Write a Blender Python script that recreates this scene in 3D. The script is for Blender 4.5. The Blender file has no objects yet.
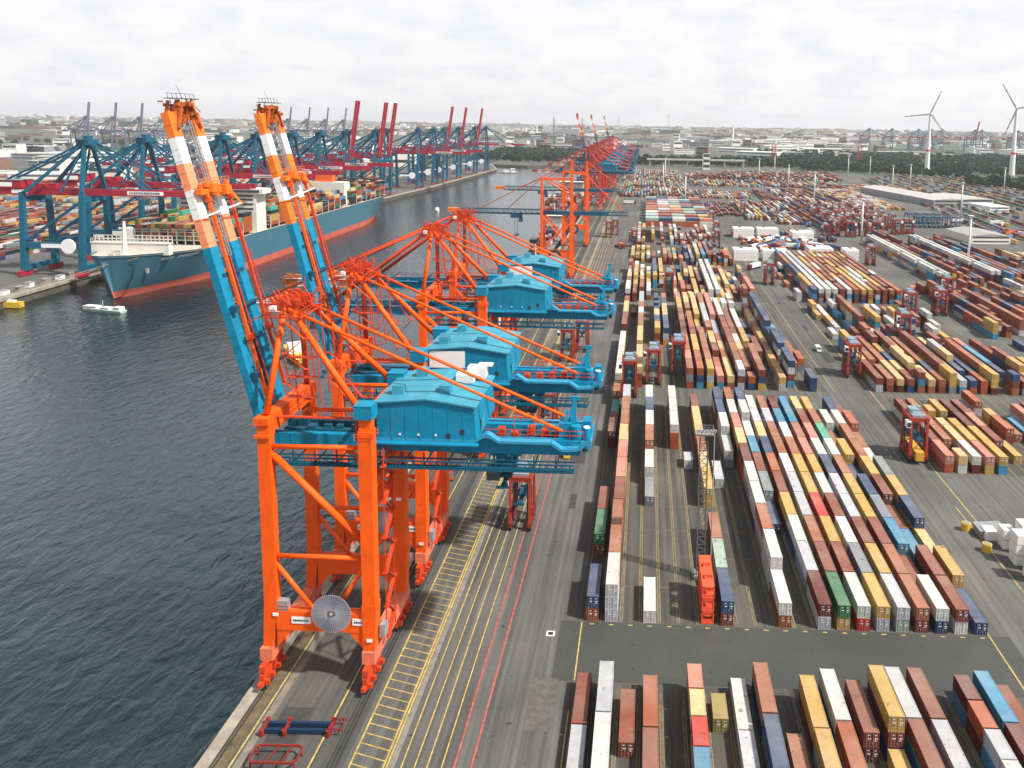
import bpy, math, random
from math import sin, cos, radians, pi
from mathutils import Vector, Matrix
random.seed(11)
SC = bpy.context.scene
COL = SC.collection
# ------------------------------------------------------------------ camera
CAM_H = 98.0
pitch, roll, yaw, foc = .1359, .01626, .0333, 827.0
Fv = Vector((-sin(yaw)*cos(pitch), cos(yaw)*cos(pitch), -sin(pitch)))
Rv = Vector((cos(yaw), sin(yaw), 0)); Uv = Rv.cross(Fv)
R2 = Rv*cos(roll) + Uv*sin(roll); U2 = -Rv*sin(roll) + Uv*cos(roll)
cd = bpy.data.cameras.new('camera'); cam = bpy.data.objects.new('camera', cd); COL.objects.link(cam)
M = Matrix((R2, U2, -Fv)).transposed().to_4x4(); M.translation = Vector((0, 0, CAM_H)); cam.matrix_world = M
cd.sensor_width = 36; cd.lens = 36*foc/1024
cd.shift_x = -(618.1-512)/1024; cd.shift_y = (233.0-384)/1024
cd.clip_start = 1; cd.clip_end = 60000
SC.camera = cam
# ------------------------------------------------------------------ world, sun, exposure
SUN_EL, SUN_DIR = radians(50), Vector((.92, -.38, 0)).normalized()
world = bpy.data.worlds.new('World'); SC.world = world; world.use_nodes = True
wn = world.node_tree; wn.nodes.clear()
def N(t, typ, **kw):
    n = t.nodes.new(typ)
    for k, v in kw.items():
        if hasattr(n, k): setattr(n, k, v)
        else: n.inputs[k].default_value = v
    return n
sky = N(wn, 'ShaderNodeTexSky', sky_type='NISHITA', sun_disc=False)
sky.sun_elevation = SUN_EL; sky.sun_rotation = math.atan2(SUN_DIR.x, SUN_DIR.y)
sky.dust_density = 4
tc = N(wn, 'ShaderNodeTexCoord'); sep = N(wn, 'ShaderNodeSeparateXYZ')
wn.links.new(tc.outputs['Generated'], sep.inputs[0])
# project the direction on a cloud ceiling: x/(z+c), y/(z+c)
zc = N(wn, 'ShaderNodeMath', operation='ADD'); zc.inputs[1].default_value = .30
wn.links.new(sep.outputs[2], zc.inputs[0])
mx = N(wn, 'ShaderNodeMath', operation='MAXIMUM'); mx.inputs[1].default_value = .1; wn.links.new(zc.outputs[0], mx.inputs[0])
dx = N(wn, 'ShaderNodeMath', operation='DIVIDE'); dy = N(wn, 'ShaderNodeMath', operation='DIVIDE')
wn.links.new(sep.outputs[0], dx.inputs[0]); wn.links.new(mx.outputs[0], dx.inputs[1])
wn.links.new(sep.outputs[1], dy.inputs[0]); wn.links.new(mx.outputs[0], dy.inputs[1])
cmb = N(wn, 'ShaderNodeCombineXYZ'); wn.links.new(dx.outputs[0], cmb.inputs[0]); wn.links.new(dy.outputs[0], cmb.inputs[1])
cn = N(wn, 'ShaderNodeTexNoise', Scale=5.2, Detail=8.0, Roughness=.56, Distortion=.35); wn.links.new(cmb.outputs[0], cn.inputs['Vector'])
cr = N(wn, 'ShaderNodeValToRGB'); cr.color_ramp.elements[0].position = .34; cr.color_ramp.elements[1].position = .54
cr.color_ramp.elements[0].color = (7.1, 7.15, 7.4, 1); cr.color_ramp.elements[1].color = (7.9, 7.85, 7.95, 1)
wn.links.new(cn.outputs['Fac'], cr.inputs[0])
cn2 = N(wn, 'ShaderNodeTexNoise', Scale=.35, Detail=4.0); wn.links.new(cmb.outputs[0], cn2.inputs['Vector'])
cr2 = N(wn, 'ShaderNodeMapRange'); cr2.inputs[1].default_value = .35; cr2.inputs[2].default_value = .65; cr2.inputs[3].default_value = .88; cr2.inputs[4].default_value = .98
wn.links.new(cn2.outputs['Fac'], cr2.inputs[0])
mxs = N(wn, 'ShaderNodeMix', data_type='RGBA'); wn.links.new(cr2.outputs[0], mxs.inputs[0])
wn.links.new(sky.outputs[0], mxs.inputs[6]); wn.links.new(cr.outputs[0], mxs.inputs[7])
zr = N(wn, 'ShaderNodeMapRange'); zr.inputs[1].default_value = .48; zr.inputs[2].default_value = .78; zr.inputs[3].default_value = 1; zr.inputs[4].default_value = .22  # clouds thinned overhead, out of view, to cut fill light and deepen shadows
wn.links.new(sep.outputs[2], zr.inputs[0])
zf = N(wn, 'ShaderNodeMath', operation='MULTIPLY'); wn.links.new(zr.outputs[0], zf.inputs[0]); wn.links.new(cr2.outputs[0], zf.inputs[1]); wn.links.new(zf.outputs[0], mxs.inputs[0])
bg = N(wn, 'ShaderNodeBackground', Strength=.1); wo = N(wn, 'ShaderNodeOutputWorld')
wn.links.new(mxs.outputs[2], bg.inputs[0]); wn.links.new(bg.outputs[0], wo.inputs[0])
sl = bpy.data.lights.new('sun', 'SUN'); sl.energy = 5.0; sl.angle = radians(2.2); sl.color = (1, .94, .85)
so = bpy.data.objects.new('sun', sl); COL.objects.link(so)
sdir = Vector((SUN_DIR.x*cos(SUN_EL), SUN_DIR.y*cos(SUN_EL), sin(SUN_EL)))
so.rotation_euler = sdir.to_track_quat('Z', 'Y').to_euler(); so.location = (200, -100, 400)
vs = SC.view_settings; vs.view_transform = 'Standard'; vs.look = 'None'; vs.exposure = 0.40; vs.gamma = 1; vs.use_curve_mapping = False
SC.render.engine = 'CYCLES'
HAZE_D = .000055
SC.cycles.volume_bounces = 0; SC.cycles.max_bounces = 6

# ------------------------------------------------------------------ helpers
def lin(h):
    h = h.lstrip('#'); o = []
    for i in (0, 2, 4):
        c = int(h[i:i+2], 16)/255; o.append(c/12.92 if c <= .04045 else ((c+.055)/1.055)**2.4)
    return (*o, 1)
MATS = {}
def mat(name, col, rough=.6, var=.25, scale=.6, metal=0, spec=.25, rust=0, bump=0):
    """paint, steel or stone: two noises vary the colour, an optional third lays rust or dirt with a shape of its own"""
    if name in MATS: return MATS[name]
    m = bpy.data.materials.new(name); m.use_nodes = True; t = m.node_tree; b = t.nodes['Principled BSDF']
    c = lin(col) if isinstance(col, str) else col
    tx = N(t, 'ShaderNodeTexCoord')
    n = N(t, 'ShaderNodeTexNoise', Scale=scale, Detail=6.0, Roughness=.65); t.links.new(tx.outputs['Object'], n.inputs['Vector'])
    mr = N(t, 'ShaderNodeMapRange'); mr.inputs[1].default_value = .3; mr.inputs[2].default_value = .7
    mr.inputs[3].default_value = 1-var; mr.inputs[4].default_value = 1+var*.6; t.links.new(n.outputs['Fac'], mr.inputs[0])
    mu = N(t, 'ShaderNodeVectorMath', operation='SCALE'); mu.inputs[0].default_value = c[:3]; t.links.new(mr.outputs[0], mu.inputs['Scale'])
    out = mu.outputs[0]
    if rust:
        ms = N(t, 'ShaderNodeMapping'); ms.inputs['Scale'].default_value = (1, 1, .22); t.links.new(tx.outputs['Object'], ms.inputs[0])
        n2 = N(t, 'ShaderNodeTexNoise', Scale=scale*3.2, Detail=9.0, Roughness=.75); t.links.new(ms.outputs[0], n2.inputs['Vector'])
        r2 = N(t, 'ShaderNodeMapRange'); r2.inputs[1].default_value = .54; r2.inputs[2].default_value = .72; r2.inputs[4].default_value = rust
        t.links.new(n2.outputs['Fac'], r2.inputs[0])
        mm = N(t, 'ShaderNodeMix', data_type='RGBA'); t.links.new(r2.outputs[0], mm.inputs[0]); t.links.new(out, mm.inputs[6]); mm.inputs[7].default_value = (.07, .035, .02, 1)
        out = mm.outputs[2]
    t.links.new(out, b.inputs['Base Color']); b.inputs['Roughness'].default_value = rough; b.inputs['Metallic'].default_value = metal
    b.inputs['Specular IOR Level'].default_value = spec
    MATS[name] = m; return m

def tag(o, label=None, cat=None, group=None, kind=None):
    if label: o['label'] = label
    if cat: o['category'] = cat
    if group: o['group'] = group
    if kind: o['kind'] = kind
    return o
def empty(name, loc=(0, 0, 0), rz=0):
    o = bpy.data.objects.new(name, None); COL.objects.link(o); o.location = loc; o.rotation_euler = (0, 0, rz); o.empty_display_size = 1
    return o
class MB:
    def __init__(s): s.v = []; s.f = []; s.m = []; s.c = []
    def add(s, vs, fs, m=0):
        k = len(s.v); s.v += [tuple(v) for v in vs]; s.f += [tuple(i+k for i in f) for f in fs]; s.m += [m]*len(fs); return s
    def box(s, x0, x1, y0, y1, z0, z1, m=0):
        return s.add([(x0,y0,z0),(x1,y0,z0),(x1,y1,z0),(x0,y1,z0),(x0,y0,z1),(x1,y0,z1),(x1,y1,z1),(x0,y1,z1)],
                     [(0,3,2,1),(4,5,6,7),(0,1,5,4),(1,2,6,5),(2,3,7,6),(3,0,4,7)], m)
    def cb(s, c, d, m=0):
        return s.box(c[0]-d[0]/2, c[0]+d[0]/2, c[1]-d[1]/2, c[1]+d[1]/2, c[2]-d[2]/2, c[2]+d[2]/2, m)
    def beam(s, p, q, w, h=None, m=0, w2=None, h2=None):
        """box bar from p to q; w across, h in the other direction; may taper"""
        h = h or w; w2 = w2 or w; h2 = h2 or h; p = Vector(p); q = Vector(q); d = (q-p).normalized()
        up = Vector((0, 0, 1)) if abs(d.z) < .85 else Vector((0, 1, 0))
        a = d.cross(up).normalized(); b = a.cross(d).normalized()
        vs = []
        for o, ww, hh in ((p, w, h), (q, w2, h2)):
            for sx, sy in ((-1,-1),(1,-1),(1,1),(-1,1)): vs.append(o + a*sx*ww/2 + b*sy*hh/2)
        return s.add(vs, [(0,1,2,3),(7,6,5,4),(0,4,5,1),(1,5,6,2),(2,6,7,3),(3,7,4,0)], m)
    def tube(s, p, q, r, r2=None, n=8, m=0):
        r2 = r if r2 is None else r2; p = Vector(p); q = Vector(q); d = (q-p).normalized()
        up = Vector((0, 0, 1)) if abs(d.z) < .9 else Vector((0, 1, 0))
        a = d.cross(up).normalized(); b = a.cross(d)
        vs = []
        for o, rr in ((p, r), (q, r2)):
            for i in range(n): vs.append(o + (a*cos(2*pi*i/n) + b*sin(2*pi*i/n))*rr)
        fs = [(i, (i+1) % n, n+(i+1) % n, n+i) for i in range(n)] + [tuple(range(n))[::-1], tuple(range(n, 2*n))]
        return s.add(vs, fs, m)
    def lattice(s, p, q, w, h, r, step, m=0, r2=None):
        """four-chord truss from p to q"""
        p = Vector(p); q = Vector(q); d = (q-p); L = d.length; d.normalize()
        up = Vector((0, 0, 1)) if abs(d.z) < .85 else Vector((0, 1, 0))
        a = d.cross(up).normalized(); b = a.cross(d).normalized(); n = max(2, round(L/step)); cs = ((-1,-1),(1,-1),(1,1),(-1,1))
        P = lambda i, k: p + d*(L*i/n) + a*cs[k][0]*w/2 + b*cs[k][1]*h/2
        for k in range(4): s.beam(P(0, k), P(n, k), r, r, m)
        for i in range(n):
            for k in range(4):
                k2 = (k+1) % 4; s.beam(P(i, k), P(i+1, k2) if i % 2 else P(i+1, k2), (r2 or r)*.7, None, m); s.beam(P(i, k), P(i, k2), (r2 or r)*.7, None, m)
        return s
    def rail(s, p, q, hgt=1.1, step=2.0, r=.06, m=0):
        p = Vector(p); q = Vector(q); n = max(1, round((q-p).length/step)); u = Vector((0, 0, 1))
        for k in (.5, 1): s.beam(p+u*hgt*k, q+u*hgt*k, r, r, m)
        for i in range(n+1): a = p.lerp(q, i/n); s.beam(a, a+u*hgt, r, r, m)
        return s
    def stair(s, x, y, z0, z1, run, rise=3.2, m=0, ax=0):
        """zigzag stair tower with landings"""
        z = z0; d = 1; n = max(1, round((z1-z0)/rise)); dz = (z1-z0)/n
        for i in range(n):
            a = -run/2*d; b = run/2*d
            P = (lambda t, zz: (x+t, y, zz)) if ax == 0 else (lambda t, zz: (x, y+t, zz))
            s.beam(P(a, z), P(b, z+dz), .7, .12, m); s.beam(P(a, z+1), P(b, z+dz+1), .06, .06, m)
            s.cb(P(b*1.25, z+dz), (.9, .9, .1) , m)
            z += dz; d = -d
        return s
    def build(s, name, mats, parent=None, smooth=False):
        me = bpy.data.meshes.new(name); me.from_pydata(s.v, [], s.f)
        if not isinstance(mats, (list, tuple)): mats = [mats]
        for m in mats: me.materials.append(m)
        if len(mats) > 1: me.polygons.foreach_set('material_index', s.m)
        if smooth: me.polygons.foreach_set('use_smooth', [True]*len(s.f))
        me.update(); o = bpy.data.objects.new(name, me); COL.objects.link(o)
        if parent: o.parent = parent
        return o
def copy_tree(o, parent=None):
    c = o.copy(); COL.objects.link(c)
    if parent: c.parent = parent
    for ch in KIDS.get(o.name, list(o.children)): copy_tree(ch, c)
    return c
KIDS = {}
def freeze(o):
    KIDS[o.name] = list(o.children)
    for ch in o.children: freeze(ch)
def drop(o):
    for ch in list(o.children): drop(ch)
    bpy.data.objects.remove(o)

# ------------------------------------------------------------------ palette
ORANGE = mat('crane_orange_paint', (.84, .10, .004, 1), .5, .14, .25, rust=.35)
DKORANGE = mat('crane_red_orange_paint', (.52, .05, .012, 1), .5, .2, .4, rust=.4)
CBLUE = mat('crane_blue_paint', (.001, .205, .355, 1), .55, .22, .25, rust=.35)
CBLUE2 = mat('crane_deep_blue_paint', (.004, .075, .13, 1), .55, .2, .4, rust=.3)
ROOFB = mat('house_roof_blue', (.045, .265, .37, 1), .55, .15, .3, rust=.2)
PALEOR = mat('boom_pale_orange', (.78, .27, .14, 1), .55, .12, .3, rust=.35)
BOOMOR = mat('boom_orange', (.74, .17, .02, 1), .55, .15, .3, rust=.45)
WHITE = mat('white_paint', (.72, .72, .70, 1), .5, .08, .5, rust=.15)
SIGNW = mat('sign_white', (.78, .78, .78, 1), .5, .03)
DARK = mat('dark_steel', (.03, .035, .04, 1), .6, .3)
GREY = mat('grey_steel', (.25, .26, .27, 1), .55, .2)
RUBBER = mat('tyre_rubber', (.02, .03, .035, 1), .8, .2)
GLASS = mat('dark_glass', (.03, .05, .07, 1), .12, .1, spec=.8)
YEL = mat('yellow_paint', (.62, .40, .05, 1), .6, .2, rust=.3)
SRED = mat('carrier_red_paint', (.21, .022, .018, 1), .5, .2, .8, rust=.4)
SORG = mat('carrier_orange_paint', (.34, .045, .026, 1), .5, .2, .8, rust=.3)
HBLUE = mat('harbour_crane_blue', (.003, .095, .165, 1), .5, .18, .2, rust=.2)
HRED = mat('harbour_crane_red', (.33, .015, .035, 1), .5, .18, .2, rust=.2)
CONC = mat('concrete', (.30, .27, .22, 1), .85, .35, .3, rust=.5)
REDP = mat('red_marking', (.55, .04, .03, 1), .5, .15)
INK = mat('dark_lettering', (.04, .04, .06, 1), .6, .1)

# ------------------------------------------------------------------ ground, water
def ground_mat(name, base, dark, light, streak=True, lane=False):
    m = bpy.data.materials.new(name); m.use_nodes = True; t = m.node_tree; b = t.nodes['Principled BSDF']
    tx = N(t, 'ShaderNodeTexCoord')
    n1 = N(t, 'ShaderNodeTexNoise', Scale=.018, Detail=9.0, Roughness=.62); t.links.new(tx.outputs['Object'], n1.inputs['Vector'])
    r1 = N(t, 'ShaderNodeValToRGB'); e = r1.color_ramp.elements; e[0].position = .33; e[1].position = .68
    e[0].color = dark; e[1].color = light; k = e.new(.5); k.color = base
    t.links.new(n1.outputs['Fac'], r1.inputs[0]); out = r1.outputs[0]
    if streak:
        mp = N(t, 'ShaderNodeMapping'); mp.inputs['Scale'].default_value = (1.0, .018, 1); t.links.new(tx.outputs['Object'], mp.inputs[0])
        n2 = N(t, 'ShaderNodeTexNoise', Scale=.8, Detail=5.0, Roughness=.6); t.links.new(mp.outputs[0], n2.inputs['Vector'])
        r2 = N(t, 'ShaderNodeMapRange'); r2.inputs[1].default_value = .32; r2.inputs[2].default_value = .68; r2.inputs[3].default_value = .58; r2.inputs[4].default_value = 1.22
        t.links.new(n2.outputs['Fac'], r2.inputs[0])
        mu = N(t, 'ShaderNodeVectorMath', operation='SCALE'); t.links.new(out, mu.inputs[0]); t.links.new(r2.outputs[0], mu.inputs['Scale']); out = mu.outputs[0]
    # slab joints / patched rectangles
    br = N(t, 'ShaderNodeTexBrick', Scale=1.0); br.inputs['Brick Width'].default_value = 14.0; br.inputs['Row Height'].default_value = 9.0; br.inputs['Mortar Size'].default_value = .05
    br.inputs['Color1'].default_value = (1, 1, 1, 1); br.inputs['Color2'].default_value = (.86, .87, .87, 1); br.inputs['Mortar'].default_value = (.7, .7, .68, 1)
    t.links.new(tx.outputs['Object'], br.inputs['Vector'])
    mb = N(t, 'ShaderNodeMix', data_type='RGBA', blend_type='MULTIPLY'); mb.inputs[0].default_value = .55; t.links.new(out, mb.inputs[6]); t.links.new(br.outputs[0], mb.inputs[7]); out = mb.outputs[2]
    # small oil spots
    n3 = N(t, 'ShaderNodeTexNoise', Scale=.55, Detail=3.0, Roughness=.5); t.links.new(tx.outputs['Object'], n3.inputs['Vector'])
    r3 = N(t, 'ShaderNodeMapRange'); r3.inputs[1].default_value = .68; r3.inputs[2].default_value = .74; r3.inputs[3].default_value = 1; r3.inputs[4].default_value = .45
    t.links.new(n3.outputs['Fac'], r3.inputs[0]); mu3 = N(t, 'ShaderNodeVectorMath', operation='SCALE'); t.links.new(out, mu3.inputs[0]); t.links.new(r3.outputs[0], mu3.inputs['Scale'])
    n4 = N(t, 'ShaderNodeTexNoise', Scale=3.0, Detail=6.0, Roughness=.7); t.links.new(tx.outputs['Object'], n4.inputs['Vector'])
    r4 = N(t, 'ShaderNodeMapRange'); r4.inputs[1].default_value = .3; r4.inputs[2].default_value = .7; r4.inputs[3].default_value = .82; r4.inputs[4].default_value = 1.15
    t.links.new(n4.outputs['Fac'], r4.inputs[0]); mu4 = N(t, 'ShaderNodeVectorMath', operation='SCALE'); t.links.new(mu3.outputs[0], mu4.inputs[0]); t.links.new(r4.outputs[0], mu4.inputs['Scale'])
    t.links.new(mu4.outputs[0], b.inputs['Base Color']); b.inputs['Roughness'].default_value = .85; b.inputs['Specular IOR Level'].default_value = .3
    return m
ASPH = ground_mat('asphalt', (.105, .106, .100, 1), (.078, .080, .076, 1), (.145, .142, .132, 1))
ASPH_D = ground_mat('dark_asphalt', (.054, .058, .054, 1), (.042, .046, .043, 1), (.080, .08, .074, 1), streak=False)
YARD = ground_mat('yard_surface', (.082, .080, .068, 1), (.052, .053, .046, 1), (.135, .124, .098, 1))
QUAYM = ground_mat('quay_surface', (.075, .077, .072, 1), (.052, .055, .052, 1), (.11, .108, .098, 1))
QX = -65.8
LEFT = [(-335, 404), (-336, 500), (-324, 875), (-303, 1163), (-291, 1600), (-330, 1750)]
def poly_land(name, top, m, wallm, zb=-7, z=0, kind='structure'):
    b = MB(); n = len(top)
    b.add([(x, y, z) for x, y in top], [tuple(range(n))], 0)
    for i in range(n):
        (x0, y0), (x1, y1) = top[i], top[(i+1) % n]; b.add([(x0, y0, zb), (x1, y1, zb), (x1, y1, z), (x0, y0, z)], [(0, 1, 2, 3)], 1)
    o = b.build(name, [m, wallm]); tag(o, kind=kind); return o
WALLM = mat('quay_wall', (.09, .08, .065, 1), .9, .4, .3)
BIG = 14000
# one land sheet: right yard, far land and left terminal in a single U
poly_land('ground', [(QX, -400), (QX, 2250), (-110, 2330), (-150, 1850), (-250, 1730)] + LEFT[::-1][0:] + [(-420, 392), (-BIG, 392), (-BIG, BIG), (BIG, BIG), (BIG, -400)], ASPH, WALLM)
def flat(name, x0, x1, y0, y1, z, m):
    o = MB().add([(x0,y0,z),(x1,y0,z),(x1,y1,z),(x0,y1,z)], [(0,1,2,3)]).build(name, m); return tag(o, kind='structure')
flat('quay_apron', QX+1.6, -44.2, -350, 1500, .012, QUAYM)
flat('yard_pavement', -11.4, 69, 151, 277, .012, YARD)
flat('yard_pavement', -11.4, 69, -350, 133, .012, YARD)
flat('yard_pavement', -11.4, 69, 296, 435, .012, YARD)
flat('yard_pavement', -11.4, 69, 446, 640, .012, YARD)
flat('cross_road', -15, 72, 133.2, 150.8, .012, ASPH_D)
flat('cross_road', -11.4, 86.8, 277.4, 295.6, .012, ASPH)
flat('yard_pavement', 87, 150, 226, 290, .012, YARD)
flat('yard_pavement', 87, 150, 297, 361, .012, YARD)
flat('yard_pavement', 87, 150, 366, 620, .012, YARD)
LSTR = mat('far_ground_vegetation', (.045, .07, .045, 1), .9, .5, .004)
GR2 = mat('pale_town_ground', (.085, .105, .075, 1), .9, .5, .003)
flat('grass_field', -3500, -340, 1750, 2400, .03, LSTR)
flat('grass_field', 300, 6000, 1650, 3400, .03, LSTR)
flat('town_ground', -BIG*.9, BIG*.9, 3400.5, BIG*.9, .03, GR2)
# water
wm = bpy.data.materials.new('harbour_water'); wm.use_nodes = True; t = wm.node_tree; b = t.nodes['Principled BSDF']
tx = N(t, 'ShaderNodeTexCoord')
nA = N(t, 'ShaderNodeTexNoise', Scale=.006, Detail=5.0); t.links.new(tx.outputs['Object'], nA.inputs['Vector'])
rA = N(t, 'ShaderNodeValToRGB'); e = rA.color_ramp.elements; e[0].position = .35; e[0].color = (.001, .007, .010, 1); e[1].position = .7; e[1].color = (.002, .011, .014, 1)
t.links.new(nA.outputs['Fac'], rA.inputs[0])
mpS = N(t, 'ShaderNodeMapping'); mpS.inputs['Location'].default_value = (0, 0, 0); mpS.inputs['Rotation'].default_value = (0, 0, radians(-28)); mpS.inputs['Scale'].default_value = (.006, .022, 1)
t.links.new(tx.outputs['Object'], mpS.inputs[0])
nS = N(t, 'ShaderNodeTexNoise', Scale=1.0, Detail=5.0); t.links.new(mpS.outputs[0], nS.inputs['Vector'])
rS = N(t, 'ShaderNodeMapRange'); rS.inputs[1].default_value = .56; rS.inputs[2].default_value = .70; rS.inputs[4].default_value = .55; t.links.new(nS.outputs['Fac'], rS.inputs[0])
mS = N(t, 'ShaderNodeMix', data_type='RGBA'); t.links.new(rS.outputs[0], mS.inputs[0]); t.links.new(rA.outputs[0], mS.inputs[6]); mS.inputs[7].default_value = (.014, .018, .013, 1)
t.links.new(mS.outputs[2], b.inputs['Base Color'])
b.inputs['Roughness'].default_value = .13; b.inputs['IOR'].default_value = 1.6; b.inputs['Specular Tint'].default_value = (.52, .92, 1, 1)
mp = N(t, 'ShaderNodeMapping'); mp.inputs['Rotation'].default_value = (0, 0, radians(25)); mp.inputs['Scale'].default_value = (1, .55, 1); t.links.new(tx.outputs['Object'], mp.inputs[0])
w1 = N(t, 'ShaderNodeTexNoise', Scale=.34, Detail=4.0, Roughness=.5, Distortion=.4); t.links.new(mp.outputs[0], w1.inputs['Vector'])
w2 = N(t, 'ShaderNodeTexNoise', Scale=.06, Detail=4.0); t.links.new(mp.outputs[0], w2.inputs['Vector'])
ad = N(t, 'ShaderNodeMath', operation='MULTIPLY_ADD'); t.links.new(w2.outputs['Fac'], ad.inputs[0]); ad.inputs[1].default_value = 1.0; t.links.new(w1.outputs['Fac'], ad.inputs[2])
bp = N(t, 'ShaderNodeBump', Strength=1.0, Distance=.6); t.links.new(ad.outputs[0], bp.inputs['Height']); t.links.new(bp.outputs[0], b.inputs['Normal'])
wo_ = MB().add([(-BIG,-2000,-5),(BIG,-2000,-5),(BIG,BIG,-5),(-BIG,BIG,-5)], [(0,1,2,3)]).build('water', wm); tag(wo_, kind='structure')

# quay edge, rails, painted lines
b_ = MB(); b_.box(QX-.5, QX+1.5, -350, 2200, -1.2, .25)
for i in range(120): b_.cb((QX-.9, 60+i*7, -1.6), (.8, 1.6, 2.6), 1)
tag(b_.build('quay_edge', [CONC, RUBBER]), kind='structure')
b_ = MB()
for (x0, y0), (x1, y1) in zip(LEFT[:-1], LEFT[1:]): b_.beam((x0-.8, y0, -.3), (x1-.8, y1, -.3), 3.2, 1.6, 0)
tag(b_.build('quay_edge', [CONC]), kind='structure')
LINEY = mat('road_line_yellow', (.46, .34, .10, 1), .7, .5, .8, rust=.95)
LINEF = mat('faded_lane_line', (.27, .22, .10, 1), .75, .5, 1.5, rust=.9)
LINER = mat('road_line_red', (.38, .10, .08, 1), .7, .45, 1.0)
LINEW = mat('road_line_pale', (.20, .195, .17, 1), .7, .4, .8)
b_ = MB()
def ln(b, x, w, y0, y1, m=0, z=.03): b.add([(x-w/2,y0,z),(x+w/2,y0,z),(x+w/2,y1,z),(x-w/2,y1,z)], [(0,1,2,3)], m)
for x in (-61.3, -49.4): ln(b_, x, .3, -300, 1300)
for x in (-43.3, -38.1, -37.6): ln(b_, x, .3, -300, 1300)
for x in (-35.4, -33.4, -31.5, -29.3): ln(b_, x, .22, -300, 1300)
for x in (-27.4, -24.8): ln(b_, x, .34, -300, 700, 1)
ln(b_, -36.9, .9, -300, 1300, 2)
for i in range(240):
    y = 60+i*2.15; b_.add([(-43.2,y+.9,.034),(-43.2,y+1.12,.034),(-38.2,y-.3,.034),(-38.2,y-.52,.034)], [(0,3,2,1)], 0)
ln(b_, -10.9, .25, 133.4, 150.6); ln(b_, -11.2, .22, -300, 126)
ln(b_, 68.2, .3, 110, 275); ln(b_, 70.8, .2, 296, 640)
ln(b_, 84.2, .3, 195, 640); ln(b_, 81.8, .25, 110, 206)
for k in range(21):
    X = -8.9+3.78*k
    for dxx, mm in ((1.62, 3), (-1.62, 3)):
        ln(b_, X+dxx, .11, 151.5, 277, mm); ln(b_, X+dxx, .11, -300, 128, mm); ln(b_, X+dxx, .11, 296, 435, mm)
    ln(b_, X, .9, 149.9, 150.2)
for k in range(15):
    X = 89.2+3.8*k
    for dxx in (1.7, -1.7): ln(b_, X+dxx, .14, 366, 440, 3); ln(b_, X+dxx, .14, 226, 360, 3)
for k in range(12): ln(b_, 163+3.9*k, .2, 330, 372)
tag(b_.build('road_markings', [LINEY, LINER, LINEW, LINEF]), kind='structure')
b_ = MB()
for x in (-63.9, -45.7): b_.box(x-.45, x-.12, -300, 1500, .0, .06); b_.box(x+.12, x+.45, -300, 1500, 0, .06)
for x in (-64.9, -46.6): b_.box(x-.1, x+.1, -300, 1500, .0, .04)
tag(b_.build('crane_rails', DARK), kind='structure')
flat('quay_trench', -64.25, -61.9, -300, 1500, .024, mat('rusty_concrete', (.13, .10, .055, 1), .9, .5, .35, rust=.8))
flat('quay_strip', -60.8, -59.6, -300, 1500, .024, mat('worn_pale_concrete', (.20, .185, .15, 1), .9, .5, .25, rust=.6))
b_ = MB()
for k in range(21):
    X = -8.9+3.78*k+1.9
    for y0, y1 in ((151, 277), (-300, 131), (296, 435)): ln(b_, X, .55, y0, y1, 0, .022)
for y0 in (163.5, 176, 188.4, 201, 213.3, 226, 238, 250.5, 263):
    b_.add([(-10.8, y0, .022), (67.5, y0, .022), (67.5, y0+.25, .022), (-10.8, y0+.25, .022)], [(0,1,2,3)], 0)
tag(b_.build('runway_beams', mat('brown_concrete', (.13, .115, .085, 1), .9, .5, .5)), kind='structure')

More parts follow.
